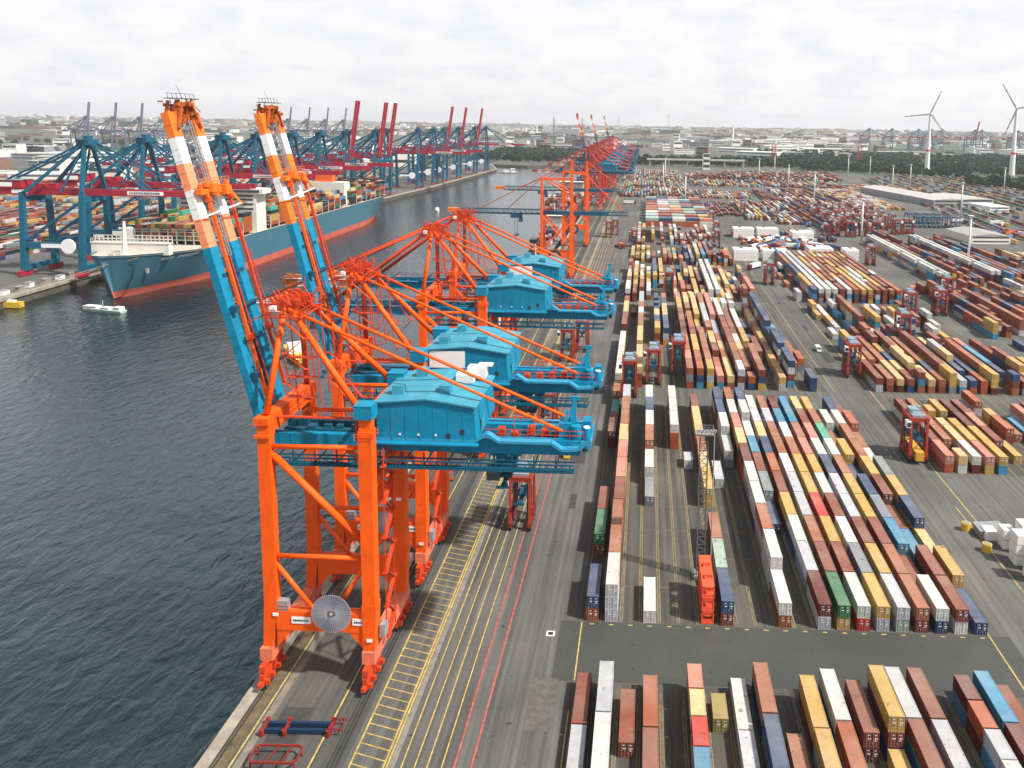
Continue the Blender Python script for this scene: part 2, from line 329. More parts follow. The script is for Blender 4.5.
# ------------------------------------------------------------------ containers
PAL = {'r': '743423', 'R': '561a15', 'o': '964826', 's': '8f5438', 'w': 'bcbcb8', 'l': 'a6a9b0', 'g': '717a82', 'y': 'ae8d48', 'c': 'bda473',
       'b': '1b3a60', 'B': '347a9c', 'G': '1d6642', 't': '3f9a86', 'p': '8da39a', 'd': '18242f', 'O': 'b8431f', 'P': 'b07060', 'L': '86793d', 'e': 'b02018'}
CN = {'r': 'brown red', 'R': 'dark red', 'o': 'burnt orange', 's': 'salmon red', 'w': 'white', 'l': 'pale grey', 'g': 'mid grey', 'y': 'yellow', 'c': 'cream',
      'b': 'navy blue', 'B': 'light blue', 'G': 'green', 't': 'turquoise', 'p': 'mint grey', 'd': 'near black', 'O': 'bright orange', 'P': 'pink', 'L': 'olive', 'e': 'bright red'}
def cont_mat(name, attr):
    m = bpy.data.materials.new(name); m.use_nodes = True; t = m.node_tree; b = t.nodes['Principled BSDF']
    if attr: c = N(t, 'ShaderNodeVertexColor', layer_name='paint').outputs['Color']
    else: c = N(t, 'ShaderNodeObjectInfo').outputs['Color']
    geo = N(t, 'ShaderNodeNewGeometry'); tx = N(t, 'ShaderNodeTexCoord')
    src = geo.outputs['Position']
    n = N(t, 'ShaderNodeTexNoise', Scale=.45, Detail=7.0, Roughness=.7); t.links.new(src, n.inputs['Vector'])
    r = N(t, 'ShaderNodeMapRange'); r.inputs[1].default_value = .3; r.inputs[2].default_value = .7; r.inputs[3].default_value = .72; r.inputs[4].default_value = 1.16
    t.links.new(n.outputs['Fac'], r.inputs[0])
    mu = N(t, 'ShaderNodeVectorMath', operation='SCALE'); t.links.new(c, mu.inputs[0]); t.links.new(r.outputs[0], mu.inputs['Scale'])
    # chalky, weathered roofs: up faces paler, bleaching plus top light mixed into the colour
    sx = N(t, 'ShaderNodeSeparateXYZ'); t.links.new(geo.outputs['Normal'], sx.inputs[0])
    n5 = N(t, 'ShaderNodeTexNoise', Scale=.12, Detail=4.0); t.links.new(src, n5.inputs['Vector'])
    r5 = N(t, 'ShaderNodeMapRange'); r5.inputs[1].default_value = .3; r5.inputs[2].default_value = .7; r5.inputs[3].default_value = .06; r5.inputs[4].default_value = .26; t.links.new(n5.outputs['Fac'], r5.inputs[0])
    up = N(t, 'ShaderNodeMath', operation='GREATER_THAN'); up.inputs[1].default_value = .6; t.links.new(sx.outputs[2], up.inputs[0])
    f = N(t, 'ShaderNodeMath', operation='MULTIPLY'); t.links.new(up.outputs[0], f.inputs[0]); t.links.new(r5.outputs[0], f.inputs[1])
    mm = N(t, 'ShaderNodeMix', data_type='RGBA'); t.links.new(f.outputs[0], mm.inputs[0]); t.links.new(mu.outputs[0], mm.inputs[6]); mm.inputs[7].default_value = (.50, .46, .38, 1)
    # rust specks
    n2 = N(t, 'ShaderNodeTexNoise', Scale=.9, Detail=9.0, Roughness=.8); t.links.new(src, n2.inputs['Vector'])
    r2 = N(t, 'ShaderNodeMapRange'); r2.inputs[1].default_value = .585; r2.inputs[2].default_value = .66; r2.inputs[4].default_value = .8; t.links.new(n2.outputs['Fac'], r2.inputs[0])
    m2 = N(t, 'ShaderNodeMix', data_type='RGBA'); t.links.new(r2.outputs[0], m2.inputs[0]); t.links.new(mm.outputs[2], m2.inputs[6]); m2.inputs[7].default_value = (.10, .045, .025, 1)
    n6 = N(t, 'ShaderNodeTexNoise', Scale=.62, Detail=3.0, Roughness=.6); t.links.new(src, n6.inputs['Vector'])
    r6 = N(t, 'ShaderNodeMapRange'); r6.inputs[1].default_value = .66; r6.inputs[2].default_value = .69; r6.inputs[4].default_value = .6; t.links.new(n6.outputs['Fac'], r6.inputs[0])
    m3 = N(t, 'ShaderNodeMix', data_type='RGBA'); t.links.new(r6.outputs[0], m3.inputs[0]); t.links.new(m2.outputs[2], m3.inputs[6]); m3.inputs[7].default_value = (.06, .03, .02, 1); m2 = m3
    t.links.new(m2.outputs[2], b.inputs['Base Color']); b.inputs['Roughness'].default_value = .62; b.inputs['Specular IOR Level'].default_value = .3
    if attr:
        sp = N(t, 'ShaderNodeSeparateXYZ'); t.links.new(src, sp.inputs[0])
        wv = N(t, 'ShaderNodeMath', operation='MULTIPLY'); wv.inputs[1].default_value = 2*pi/.56; t.links.new(sp.outputs[1], wv.inputs[0])
        sn = N(t, 'ShaderNodeMath', operation='SINE'); t.links.new(wv.outputs[0], sn.inputs[0])
        bb = N(t, 'ShaderNodeBump', Strength=.25, Distance=.05); t.links.new(sn.outputs[0], bb.inputs['Height']); t.links.new(bb.outputs[0], b.inputs['Normal'])
    return m
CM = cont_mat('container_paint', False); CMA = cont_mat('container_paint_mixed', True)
HC = 2.6; WC = 2.44
def corr(mb, L, side, dep=.05):
    """corrugated wall (side +-1) or roof (0)"""
    p = .28; n = int((L-.5)/p); y0 = -(n*p)/2; prof = []
    for i in range(n):
        y = y0+i*p; prof += [(y, 0), (y+p*.3, 0), (y+p*.5, -dep), (y+p*.8, -dep)]
    prof.append((y0+n*p, 0)); vs = []
    for y, d in prof:
        if side: x = side*(WC/2-.03+d*1); vs += [(x, y, .18), (x, y, HC-.12)]
        else: vs += [(-WC/2+.06, y, HC-.03+d*.6), (WC/2-.06, y, HC-.03+d*.6)]
    fs = [(2*i, 2*i+2, 2*i+3, 2*i+1) if side > 0 else (2*i, 2*i+1, 2*i+3, 2*i+2) for i in range(len(prof)-1)]
    if side == 0: fs = [(2*i, 2*i+1, 2*i+3, 2*i+2) for i in range(len(prof)-1)]
    mb.add(vs, fs)
def make_container(L):
    e = empty('shipping_container'); h = L/2; w = WC/2
    b = MB(); corr(b, L, 1); corr(b, L, -1)
    for sx in (-1, 1):
        x0, x1 = (w-.12, w) if sx > 0 else (-w, -w+.12)
        b.box(x0, x1, -h+.16, h-.16, 0.02, .18); b.box(x0, x1, -h+.16, h-.16, HC-.12, HC)
        for y in (-h, h-.16): b.box(x0-(.04 if sx > 0 else 0), x1+(.04 if sx < 0 else 0), y, y+.16, 0, HC)
        for y in (-h, h-.18):
            for z in (.0, HC-.13): b.cb((sx*(w-.07), y+.09, z+.065), (.17, .2, .15))
    b.box(-w+.16, w-.16, -h, -h+.12, .02, .16); b.box(-w+.16, w-.16, -h, -h+.12, HC-.13, HC)
    b.box(-w+.12, w-.12, h-.1, h-.02, .02, HC-.02); b.box(-w+.1, w-.1, -h+.2, h-.2, .12, .18)
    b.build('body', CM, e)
    r = MB(); corr(r, L, 0)
    n = int((L-.5)/.28)*.28/2
    r.box(-w+.12, w-.12, -h+.12, -n, HC-.1, HC-.03); r.box(-w+.12, w-.12, n, h-.1, HC-.1, HC-.03)
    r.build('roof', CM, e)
    for sx in (-1, 1):
        d = MB(); x0, x1 = (.02, w-.17) if sx > 0 else (-w+.17, -.02)
        d.box(x0, x1, -h+.05, -h+.1, .17, HC-.14)
        for k in range(4): zz = .3+k*.56; d.box(x0+.08, x1-.08, -h+.02, -h+.05, zz, zz+.36)
        for fx in (.28, .78): d.tube((x0+(x1-x0)*fx, -h-.02, .1), (x0+(x1-x0)*fx, -h-.02, HC-.08), .03, n=5, m=1)
        d.box(x0+.5, x0+.85, -h+.0, -h+.018, 2.02, 2.16, 2); d.box(x0+.5, x0+.95, -h+.0, -h+.018, 1.42, 1.62, 2)
        if sx > 0: d.box(x0+.5, x0+.85, -h+.0, -h+.018, 1.1, 1.25, 2); d.box(x0+.1, x0+.24, -h+.0, -h+.018, .55, .9, 1)
        d.build('door', [CM, GREY, SIGNW], e)
    return e
P40 = make_container(12.19); P20 = make_container(6.06); freeze(P40); freeze(P20)
ALL = []   # (x, y, z, len, colour, description, px weight)
def jit(c, a=.09):
    k = 1+random.uniform(-a, a); return (c[0]*k, c[1]*k*(1+random.uniform(-.04, .04)), c[2]*k, 1)
SEEN = set()
def stack(x, ynear, L, cols, where, hid=False, rank=0):
    """cols bottom to top"""
    y = ynear+L/2
    for i, ch in enumerate(cols):
        ALL.append(dict(x=x+random.uniform(-.06, .06), y=y+random.uniform(-.08, .08), z=i*(HC+.02)+.02, L=L, c=ch, top=(i == len(cols)-1), tier=i, n=len(cols), where=where, bot=cols, rank=rank))
FILL = 'rrsRywlbogG'
def fill(n, top):
    return ''.join(random.choice('rrRsylwbogB') for _ in range(n-1))+top
ORD = ['zeroth', 'first', 'second', 'third', 'fourth', 'fifth', 'sixth', 'seventh', 'eighth', 'ninth', 'tenth', 'eleventh', 'twelfth', 'thirteenth', 'fourteenth',
       'fifteenth', 'sixteenth', 'seventeenth', 'eighteenth', 'nineteenth', 'twentieth', 'twentyfirst']
GX = lambda k: -8.9+3.78*k
# middle block, near ends at y=151; entry: slot -> stack colours (bottom..top) ; '|' separated, '.' empty
B = {0: 'ob|.|rG|Gr|.|.|.|RR|R|t|Rs', 1: 'llw|ros|Ros|rsr|srP|csP|rwc|oss|yrs|bsl', 3: 'w|.|.|.|g|lw|yos|rsw|lrb|rbw', 5: '.|.|.|.|.|.|.|oow|rsw|lrw', 7: 'rb|yp|rs|.|yy|bc|rs|rc|oc|rr',
     9: '.|.|.|.|.|.|gl|llw|rrb|swb', 10: 'ow|llw|gls|Rlw|bgw|erR|yrc|lsP|gbw|rrs', 11: '.|.|.|b|gg|rr|gB|lw|rlw|lgb', 12: 'lR|gl|bw|ry|er|yo|gb|rc|bl|rw',
     13: 'yG|rr|ls|bl|gl|yw|rs|Rs|wl|bs', 14: 'ew|Rr|oy|we|yy|ry|Rs|bw|GB|yR', 15: 'ly|sg|rw|gr|yw|ly|RP|rs|tB|bB', 16: 'pl|yy|br|rl|yl|yb|bw|rP|yr|rc',
     17: 'rs|bs|yr|ry|Ry|es|lw|tt|rs|yy', 18: 'bw|r|yB|bg|rb|b|yy|s|lw|.', 19: 'wr|Rr|B|r|Rr|gy|bs|gs|bw|rb', 20: 'b|yy|c|yb|gy|lg|w|s|Ro|r'}
rows = sorted(B)
for ri, k in enumerate(rows):
    for j, s in enumerate(B[k].split('|')):
        if s != '.': stack(GX(k), 151+12.45*j, 12.19, s, ('middle', ri+1, j+1, len(rows)), rank=1)
stack(13.6, 224.5, 6.06, 'l', ('alone', 0, 0, 0), rank=1); stack(GX(8), 212.7, 12.19, 'l', ('alone', 1, 0, 0), rank=1)
# foreground block: far ends near y=132, filled towards the camera
A = {0: (132.0, [(12.19, 'r'), (12.19, 'l'), (12.19, 's')]), 1: (131.6, [(12.19, 'rl'), (12.19, 'gw'), (12.19, 'ls')]), 2: (128.3, [(12.19, 'r')]), 3: (132, [(12.19, 'o'), (12.19, 'r'), (12.19, 'r')]),
     5: (131.8, [(6.06, 'rP'), (6.06, 'bc'), (6.06, 'ye'), (12.19, 'gB')]), 6: (128.1, [(6.06, 'L')]), 7: (132.2, [(12.19, 'w'), (12.19, 'l'), (12.19, 's')]),
     8: (132.8, [(12.19, 'bs'), (12.19, 'gb'), (12.19, 'rb')]), 9: (119.5, [(12.19, 's'), (12.19, 'y')]), 10: (130.0, [(12.19, 'ry'), (12.19, 'ly'), (12.19, 'rr')]),
     11: (131.8, [(12.19, 'Bw'), (12.19, 'lo'), (12.19, 'ls')]), 12: (129.2, [(12.19, 'Rr')]), 13: (129.5, [(12.19, 'bry'), (12.19, 'y'), (12.19, 'y')]), 14: (133.0, [(12.19, 'Bl'), (12.19, 'Br'), (12.19, 'ls')]),
     15: (133, [(12.19, 'Rr'), (12.19, 'gl'), (12.19, 'rs')]), 17: (131.6, [(6.06, 'BR'), (6.06, 'Ro'), (6.06, 'Bl'), (12.19, 'Bw')]), 18: (132.9, [(12.19, 'RB'), (12.19, 'lR'), (12.19, 'rw')]), 19: (133, [(12.19, 'r'), (12.19, 'ye'), (12.19, 'rc')])}
rows = sorted(A)
for ri, k in enumerate(rows):
    yf, seq = A[k]
    for j, (L, s) in enumerate(seq):
        yf -= L; stack(GX(k), yf, L, s, ('front', ri+1, j+1, len(rows)), rank=1); yf -= .3
def block(xs, y0, y1, hmin, hmax, dens, pal, rank=0, L=12.19, ragged=0, runs=True):
    for x in xs:
        y = y0+(random.uniform(0, ragged) if ragged else 0); h = random.randint(hmin, hmax); cur = random.choice(pal)
        while y+L < y1:
            if random.random() < .3: h = max(hmin, min(hmax, h+random.choice((-1, 1))))
            if random.random() < .6: cur = random.choice(pal)
            if random.random() < dens:
                if random.random() < .08: stack(x, y, 6.06, fill(h, cur), None, rank=rank)
                else: stack(x, y, L, fill(h, cur), None, rank=rank)
            y += L+.26
MIX = 'rrrRssooPcyylwbBgt'; WARM = 'rrrsssoRPccyyylwb'
rng = lambda a, b_, p: [a+i*p for i in range(int((b_-a)/p)+1)]
g = lambda *ks: [GX(k) for k in ks]
# block behind the second cross road
block(g(0), 296, 435, 2, 2, .92, 'ccwyyorb'); block(g(2), 296, 435, 3, 3, 1, 'scspyrw'); block(g(4, 5), 355, 435, 3, 3, 1, 'rcyrsb')
stack(GX(3), 338, 6.06, 'b', None); stack(GX(1), 405, 12.19, 'R', None)
block(g(7, 8, 9, 10, 11, 12, 13, 14), 296, 435, 2, 3, .99, WARM); block(g(15), 318, 410, 1, 2, .8, 'rsb'); block(g(16), 296, 425, 2, 4, 1, 'cyysr')
block(g(17), 300, 425, 2, 4, .95, 'bbbsyB'); block(g(18), 315, 420, 1, 2, .8, 'bsoB'); block(g(19), 296, 395, 1, 3, .7, 'obs')
for k in (0, 1, 2, 3): block(g(k), 438+k*3, 545-k*6, 2, 3, .9, 'wycryws'); block(g(k), 570, 632, 1, 3, .8, 'yrwc')
block(g(4, 5), 480, 545, 3, 3, 1, 'yrbr'); block(g(4, 5), 565, 600, 1, 2, .9, 'wry')
block(g(7, 8, 9, 10, 11), 442, 535, 2, 3, .93, WARM); block(g(12, 13), 442, 550, 3, 3, 1, 'wwlb'); block(g(14, 15, 16, 17, 18), 446, 535, 1, 3, .9, WARM)
block(g(*range(6, 19)), 560, 632, 1, 3, .85, MIX)
block(g(0, 1, 2, 4, 6), 650, 740, 2, 3, .9, 'rrwlys'); block(g(*range(8, 17)), 652, 738, 1, 3, .92, 'rrslwtywR')
# containers laid across
for row in range(9):
    y = 775+row*26
    for col in range(5):
        for k2 in range(1):
            ALL.append(dict(x=6+col*12.6, y=y, z=.02, L=-12.19, c=random.choice('rrsow'), top=False, tier=0, n=3, where=None, bot='', rank=0, h=2))
            ALL.append(dict(x=6+col*12.6, y=y, z=.02+2*2.62, L=-12.19, c=random.choice('PPscpwrlbo'), top=True, tier=2, n=3, where=None, bot='', rank=0, wide=random.choice((4, 6, 7))))
# right-hand side blocks
XR = rng(87.6, 152, 3.8)
block([x for x in XR if x < 104], 227, 287, 2, 2, 1, WARM, rank=.5); block([x for x in XR if 104 <= x < 108], 227, 287, 1, 2, .9, MIX, rank=.5); block([x for x in XR if x >= 108], 232, 287, 1, 2, .62, MIX, rank=.5, ragged=12)
block([x for x in XR if x < 128], 298, 361, 2, 3, 1, 'rrsscyyccolbr', rank=.5); block([x for x in XR if x >= 128], 298, 361, 1, 3, .85, MIX, rank=.5)
block([88, 91.8], 372, 440, 1, 2, .8, 'wlryt'); block(rng(99, 140, 3.9), 369, 440, 1, 3, .72, 'rrlwbByyrs', ragged=8)
block(rng(86, 93, 3.9), 452, 560, 1, 2, .6, 'rwsl'); block(rng(93.5, 96, 3.9), 448, 600, 3, 3, 1, 'rsyb'); block(rng(97.4, 104, 3.9), 450, 590, 3, 3, 1, 'wwwll')
block(rng(105.2, 141, 3.85), 450, 590, 3, 3, 1, 'rrrssRoyyw')
for x in (183, 186.9): block([x], 508, 690, 3, 3, 1, 'www')
block([190.8, 195], 508, 700, 3, 4, 1, 'rRrsb'); block([219, 222.8], 520, 700, 3, 3, 1, 'wwl'); block(rng(200, 211, 3.9), 508, 620, 2, 3, .9, 'rRsbr'); block(rng(227, 250, 3.9), 510, 700, 2, 3, .9, 'rRbBso')
block(rng(163, 215, 3.9), 375, 492, 1, 3, .9, 'rrrssRooyb', ragged=34); block(rng(216, 300, 3.9), 380, 500, 2, 3, .97, 'rrrssRooyyl', ragged=14); block(rng(262, 330, 3.9), 520, 620, 1, 3, .9, MIX)
for k in range(5): stack(168+k*7, 352+random.random()*8, 6.06 if k % 2 else 12.19, random.choice(('r', 'w', 'gr', 'b')), None)
# far yards
for (x0, x1, y0, y1, d, pal, hm) in ((-34, 62, 1060, 1180, .95, MIX, 3), (-34, 58, 1200, 1330, .9, MIX, 3), (-36, 60, 1350, 1480, .85, MIX, 3), (-36, 60, 1500, 1640, .7, MIX, 2),
        (76, 100, 860, 1010, .6, 'rRRs', 2), (104, 128, 830, 1010, .95, 'rrylwb', 3), (132, 158, 800, 1000, .95, 'rrylwbs', 3), (80, 150, 660, 760, .25, MIX, 2), (165, 186, 760, 980, 1, 'rRrb', 4),
        (190, 205, 760, 980, 1, 'rbRgb', 4), (206, 214, 760, 1000, 1, 'wwsw', 4), (150, 170, 1010, 1180, 1, 'rRRr', 3), (174, 190, 1010, 1200, 1, 'wwrR', 3), (194, 214, 1010, 1200, 1, 'sswrR', 3), (218, 240, 1020, 1220, .95, 'rRyb', 3), (244, 300, 960, 1240, .9, 'ysrwl', 2),
        (70, 140, 1060, 1180, .8, MIX, 2), (70, 300, 1260, 1360, .85, MIX, 3), (70, 330, 1400, 1500, .8, 'rRRsrwr', 4), (150, 360, 1560, 1640, .6, MIX, 3), (300, 420, 1240, 1330, .8, MIX, 2)):
    block(rng(x0, x1, 4.1), y0, y1, max(1, hm-2), max(1, hm-1), d*.93, pal)
# rail yard trains, running away to the left at a slant
for r_ in range(13):
    for i in range(46):
        if random.random() < .72:
            s = i*13.4; ALL.append(dict(x=330+r_*19+s*.12-20, y=700+s*1.28+r_*26, z=1.1, L=12.19, c=random.choice('rrRbggGsyl'), top=True, tier=0, n=1, where=None, bot='', rank=0))
# left terminal stacks
for (x0, x1, y0, y1, d, pal, hm) in ((-560, -420, 500, 640, .8, 'rRrRoyGgbdgw', 3), (-640, -440, 660, 800, .85, 'rRrRoysGlgd', 3), (-760, -420, 830, 980, .8, MIX, 3), (-820, -430, 1010, 1180, .7, MIX, 2), (-900, -400, 1230, 1400, .6, MIX, 2), (-470, -415, 430, 492, .9, 'rRrogGd', 2)):
    block(rng(x0, x1, 4.4), y0, y1, max(1, hm-1), hm, d, pal)
# cargo on the big ship and the feeder ships
SHX = -293
for bay in range(26):
    y = 505+bay*13.6
    if bay in (4, 5, 17): continue
    hgt = random.choice((4, 5, 5, 6)) if bay < 12 else random.choice((3, 4, 4, 5))
    if bay in (9, 13, 20): hgt = 1
    for kx in range(19):
        n_ = max(0, hgt+random.choice((-1, 0, 0, 0, 1)))
        for q in range(n_):
            ALL.append(dict(x=SHX-23+kx*2.55, y=y, z=19+q*2.62, L=12.19, c=random.choice('oooyyoGGtdrRdcs' if bay < 13 else 'oodrRRcGdB'), top=q == n_-1, tier=q, n=n_, where=None, bot='', rank=0))
for (cx, w_, y0, y1, z0, hm) in ((-77, 14, 585, 690, 3, 3), (-88, 26, 800, 985, 9, 4), (-90, 26, 1130, 1330, 9, 3)):
    y = y0
    while y < y1:
        h_ = random.randint(1, hm)
        for kx in range(int(w_/2.5)):
            for q in range(max(0, h_+random.choice((-1, 0, 0)))):
                ALL.append(dict(x=cx-w_/2+kx*2.5+1.2, y=y, z=z0+q*2.62, L=12.19, c=random.choice('rRbgldwso'), top=True, tier=q, n=1, where=None, bot='', rank=0))
        y += 13.2
def score(a):
    if a['rank'] == 0: return 0
    d = math.hypot(math.hypot(a['x'], a['y']), 90)
    s = 1e4/d/d*a['L']/12
    if not a['top']:
        front = a['where'] and a['where'][2] == 1 and a['where'][0] == 'middle'
        s *= .75 if front else (.45 if a['n']-a['tier'] == 2 else .2)
    if a['y']+6 < 96: s = 0
    return s
ALL.sort(key=score, reverse=True)
IND, REST = ALL[:300], ALL[300:]
DBG = {}
used = {}
def clabel(a):
    c = CN[a['c']]; wh = a['where']
    tier = 'single' if a['n'] == 1 else ('top' if a['top'] else ('bottom' if a['tier'] == 0 else 'second-tier'))
    short = 'short ' if a['L'] < 8 else ''
    if wh is None: return None
    if wh[0] == 'alone': return 'short pale grey container alone on bare paving beside the lattice mast' if wh[1] == 0 else 'long pale grey container alone on the ground right of the lattice mast head'
    if wh[0] == 'middle':
        pos = 'nearest' if wh[2] == 1 else ORD[wh[2]]
        return f'{c} container, {tier} tier, {pos} slot of {ORD[wh[1]]} row from left, middle block'
    pos = 'far end' if wh[2] == 1 else ORD[wh[2]]+' slot'
    return f'{short}{c} container, {tier} tier, {pos} of {ORD[wh[1]]} row from left, foreground block'
oth = {}
for a in IND:
    e = copy_tree(P40 if a['L'] > 8 else P20); e.location = (a['x'], a['y'], a['z']); e.rotation_euler = (0, 0, random.uniform(-.004, .004))
    col = jit(lin(PAL[a['c']]), .1)
    for ch in e.children: ch.color = col
    lb = clabel(a)
    if lb is None:
        key = (round(a['x']), 0); lb = CN[a['c']]+' container in the wide block right of the yard road'
        oth[lb] = oth.get(lb, 0)+1
    tag(e, lb, 'container', 'shipping containers stacked in the yard')
drop(P40); drop(P20)
# everything beyond the 300 largest: one object
vs, fs, cols = [], [], []
for a in REST:
    L = abs(a['L']); w, l = WC/2, L/2; h = HC*a.get('h', 1)
    if a['L'] < 0: w, l = L/2, a.get('wide', 7)*2.5/2
    x, y, z = a['x'], a['y'], a['z']
    k = len(vs); vs += [(x-w,y-l,z),(x+w,y-l,z),(x+w,y+l,z),(x-w,y+l,z),(x-w,y-l,z+h),(x+w,y-l,z+h),(x+w,y+l,z+h),(x-w,y+l,z+h)]
    fs += [(k+4,k+5,k+6,k+7),(k,k+1,k+5,k+4),(k+1,k+2,k+6,k+5),(k+2,k+3,k+7,k+6),(k+3,k,k+4,k+7),(k+3,k+2,k+1,k)]
    c = jit(lin(PAL[a['c']]), .12); cols += [c]*6
    # door bars, posts and gaps as a dark frame line on the near end, for the nearer ones
    if y < 480:
        for xx in (-.5, 0, .5):
            k = len(vs); q = xx*w*1.1; vs += [(x+q-.03,y-l-.03,z+.1),(x+q+.03,y-l-.03,z+.1),(x+q+.03,y-l-.03,z+h-.1),(x+q-.03,y-l-.03,z+h-.1)]; fs.append((k,k+1,k+2,k+3)); cols.append((.1,.1,.1,1))
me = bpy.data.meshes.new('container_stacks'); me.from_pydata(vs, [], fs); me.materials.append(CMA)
at = me.color_attributes.new('paint', 'FLOAT_COLOR', 'CORNER'); buf = []
for f, c in zip(fs, cols): buf += list(c)*len(f)
at.data.foreach_set('color', buf); me.update()
o = bpy.data.objects.new('container_stacks', me); COL.objects.link(o)
tag(o, 'thousands of stacked shipping containers filling the distant yards and ship decks', 'containers', kind='stuff')
random.seed(64)
for nm, mm, cnt in (('asphalt_patch', mat('patch_dark', (.05, .052, .05, 1), .9, .4, .8), 16), ('asphalt_patch', mat('patch_light', (.105, .104, .096, 1), .9, .35, .6), 4)):
    b_ = MB()
    for i in range(cnt):
        x = random.choice((random.uniform(-23, -12), random.uniform(71, 80), random.uniform(-60, -50))); y = random.uniform(100, 560); w = random.uniform(1.5, 5); l = random.uniform(3, 22)
        z = .02+.0012*i; b_.add([(x-w/2, y, z), (x+w/2, y, z), (x+w/2, y+l, z), (x-w/2, y+l, z)], [(0, 1, 2, 3)])
    tag(b_.build(nm, mm), kind='structure')
for i, (x, y) in enumerate(((-16.6, 146.5),)):
    e = empty('drain_cover', (x, y, .03)); MB().box(-.8, .8, -.8, .8, 0, .03).build('frame', SIGNW if i == 0 else CONC, e); MB().box(-.5, .5, -.5, .5, .03, .05).build('grate', DARK, e)
    tag(e, ('square drain with a white frame on the quay road beside the crossing', 'drain cover on the quay road below the crossing', 'drain cover on the quay road near the teal container', 'drain cover on the quay road below the crossing', 'drain cover in the wide road right of the middle block', 'drain cover on the apron beside the blue spreader')[i], 'drain cover', 'drain covers in the paving')

# ------------------------------------------------------------------ big orange quay cranes
def band(mb, s0, s1, P, w, h, m):
    mb.beam(P(s0), P(s1), w, h, m)
def ship_crane(boom_up, loc, label, panel=False, awning=False, trolley_x=31, detail=True):
    """local x runs from the water (-) to the yard (+), origin midway between the rails"""
    e = empty('container_crane', loc)
    yn, yf, xw, xl = -9, 9, -8.2, 9.0
    for y in (yn, yf):
        b = MB(); b.beam((xw, y, 15), (xw, y, 47.6), 2.2, 1.9, 0, 2.1, 1.7); b.beam((xw-.7, y, 6.2), (xw, y, 15), 1.9, 1.6, 0, 2.2, 1.9); b.cb((xw-.2, y, 44.6), (2.6, 2.4, .5)); b.cb((xw-.2, y, 47.2), (2.5, 2.4, 1.2)); b.build('leg', ORANGE, e)
        b = MB(); b.beam((xl, y, 15), (xl, y, 46), 2.2, 2.4, 0, 2.3, 2.5); b.beam((xl-.2, y, 6.2), (xl, y, 15), 2.0, 2.2, 0, 2.5, 2.5)
        b.beam((xl, y, 46), (xl, y, 49), 2.0, 2.0); b.rail((xl+1.4, y-1.5, 44.6), (xl+1.4, y+1.5, 44.6)); b.rail((xl-1.6, y-1.5, 44.6), (xl+1.4, y-1.5, 44.6)); b.build('leg', ORANGE, e)
        b = MB(); b.beam((xl-.1, y, 48.2), (xl-.1, y, 50.4), 3.0, 3.0, 0, 3.0, 3.0); b.cb((xl-.1, y, 50.5), (3.1, 3.1, .15)); b.build('leg_cap', CBLUE, e)
        b = MB(); b.box(xw+.9, xl-1.2, y-.9, y+.9, 9.8, 13.2)
        for sx, xx in ((1, xw+.9), (-1, xl-1.2)):
            b.add([(xx, y-.8, 9.8), (xx, y+.8, 9.8), (xx+sx*2.6, y+.8, 9.8), (xx+sx*2.6, y-.8, 9.8), (xx, y-.8, 6.6), (xx, y+.8, 6.6)], [(0, 3, 4), (1, 5, 2), (3, 2, 5, 4), (0, 1, 2, 3)])
        b.rail((xw+1, y-.85, 13.2), (xl-1.3, y-.85, 13.2), r=.05); b.build('portal_beam', ORANGE, e)
        for p, q, r in (((xw+.8, y, 42.6), (xl-1, y, 42.8), .42), ((xw+.8, y, 23), (xl-1, y, 23), .42), ((xw+.7, y, 41.6), (xl-1.1, y, 26), .6), ((xw+.7, y, 21.8), (xw+7.2, y, 13.2), .42), ((xl-1, y, 21.5), (xw+11, y, 13.2), .42)):
            MB().tube(p, q, r, n=10).build('brace', ORANGE, e, True)
    for x in (xw-.8, xl-.2):
        b = MB(); b.box(x-1.1, x+1.1, yn-1.6, yf+1.6, 4.4, 6.6); b.rail((x+1.1, yn-1.4, 6.6), (x+1.1, yf+1.4, 6.6), r=.05)
        b.build('sill_beam', mat('crane_sill_faded_orange', (.62, .16, .09, 1), .6, .2, .5, rust=.4), e)
        for y in (yn+.2, yf-.2):
            g_ = MB(); g_.beam((x, y-3.6, 3.9), (x, y+3.6, 3.9), 1.0, 1.1); g_.beam((x, y, 4.6), (x, y, 3.6), 1.4, 1.6)
            for s in (-2.2, 2.2):
                g_.beam((x, y+s-1.6, 2.6), (x, y+s+1.6, 2.6), .8, .9); g_.beam((x, y+s, 3.6), (x, y+s, 2.4), .7, .8)
                for q in (-1.0, 1.0): g_.cb((x, y+s+q, 1.5), (.7, 1.3, 1.0)); g_.cb((x+.75, y+s+q, 1.6), (.7, .7, .8))
            g_.cb((x, y-4.3 if y < 0 else y+4.3, 1.6), (.7, .9, .7)); bo = g_.build('bogie', DKORANGE, e)
            for s in (-3.2, -1.2, 1.2, 3.2):
                MB().tube((x-.18, y+s, .42), (x+.18, y+s, .42), .42, n=12).build('wheel', DARK, bo)
    MB().beam((xw, yn+1, 46.4), (xw, yf-1, 46.4), 2.0, 3.0).build('cross_beam', ORANGE, e); MB().beam((xl-.3, yn+1.3, 35.2), (xl-.3, yf-1.3, 35.2), 1.4, 1.8).build('cross_beam', ORANGE, e)
    # fixed twin girders, walkways and cable catwalk under them
    for y in (-3.3, 3.8):
        b = MB(); b.box(xw-1.6, 44.2, y-.65, y+.65, 40.4, 43.0)
        for i in range(26): b.box(xw+i*2.1, xw+i*2.1+.12, y-.72, y+.72, 40.5, 42.9)
        b.build('girder', CBLUE, e)
    b = MB(); b.box(12, 45, -2.6, 3.1, 41.4, 41.7)
    for x in (13, 27, 45.2): b.box(x-.5, x+.5, -2.6, 3.1, 40.6, 42.8)
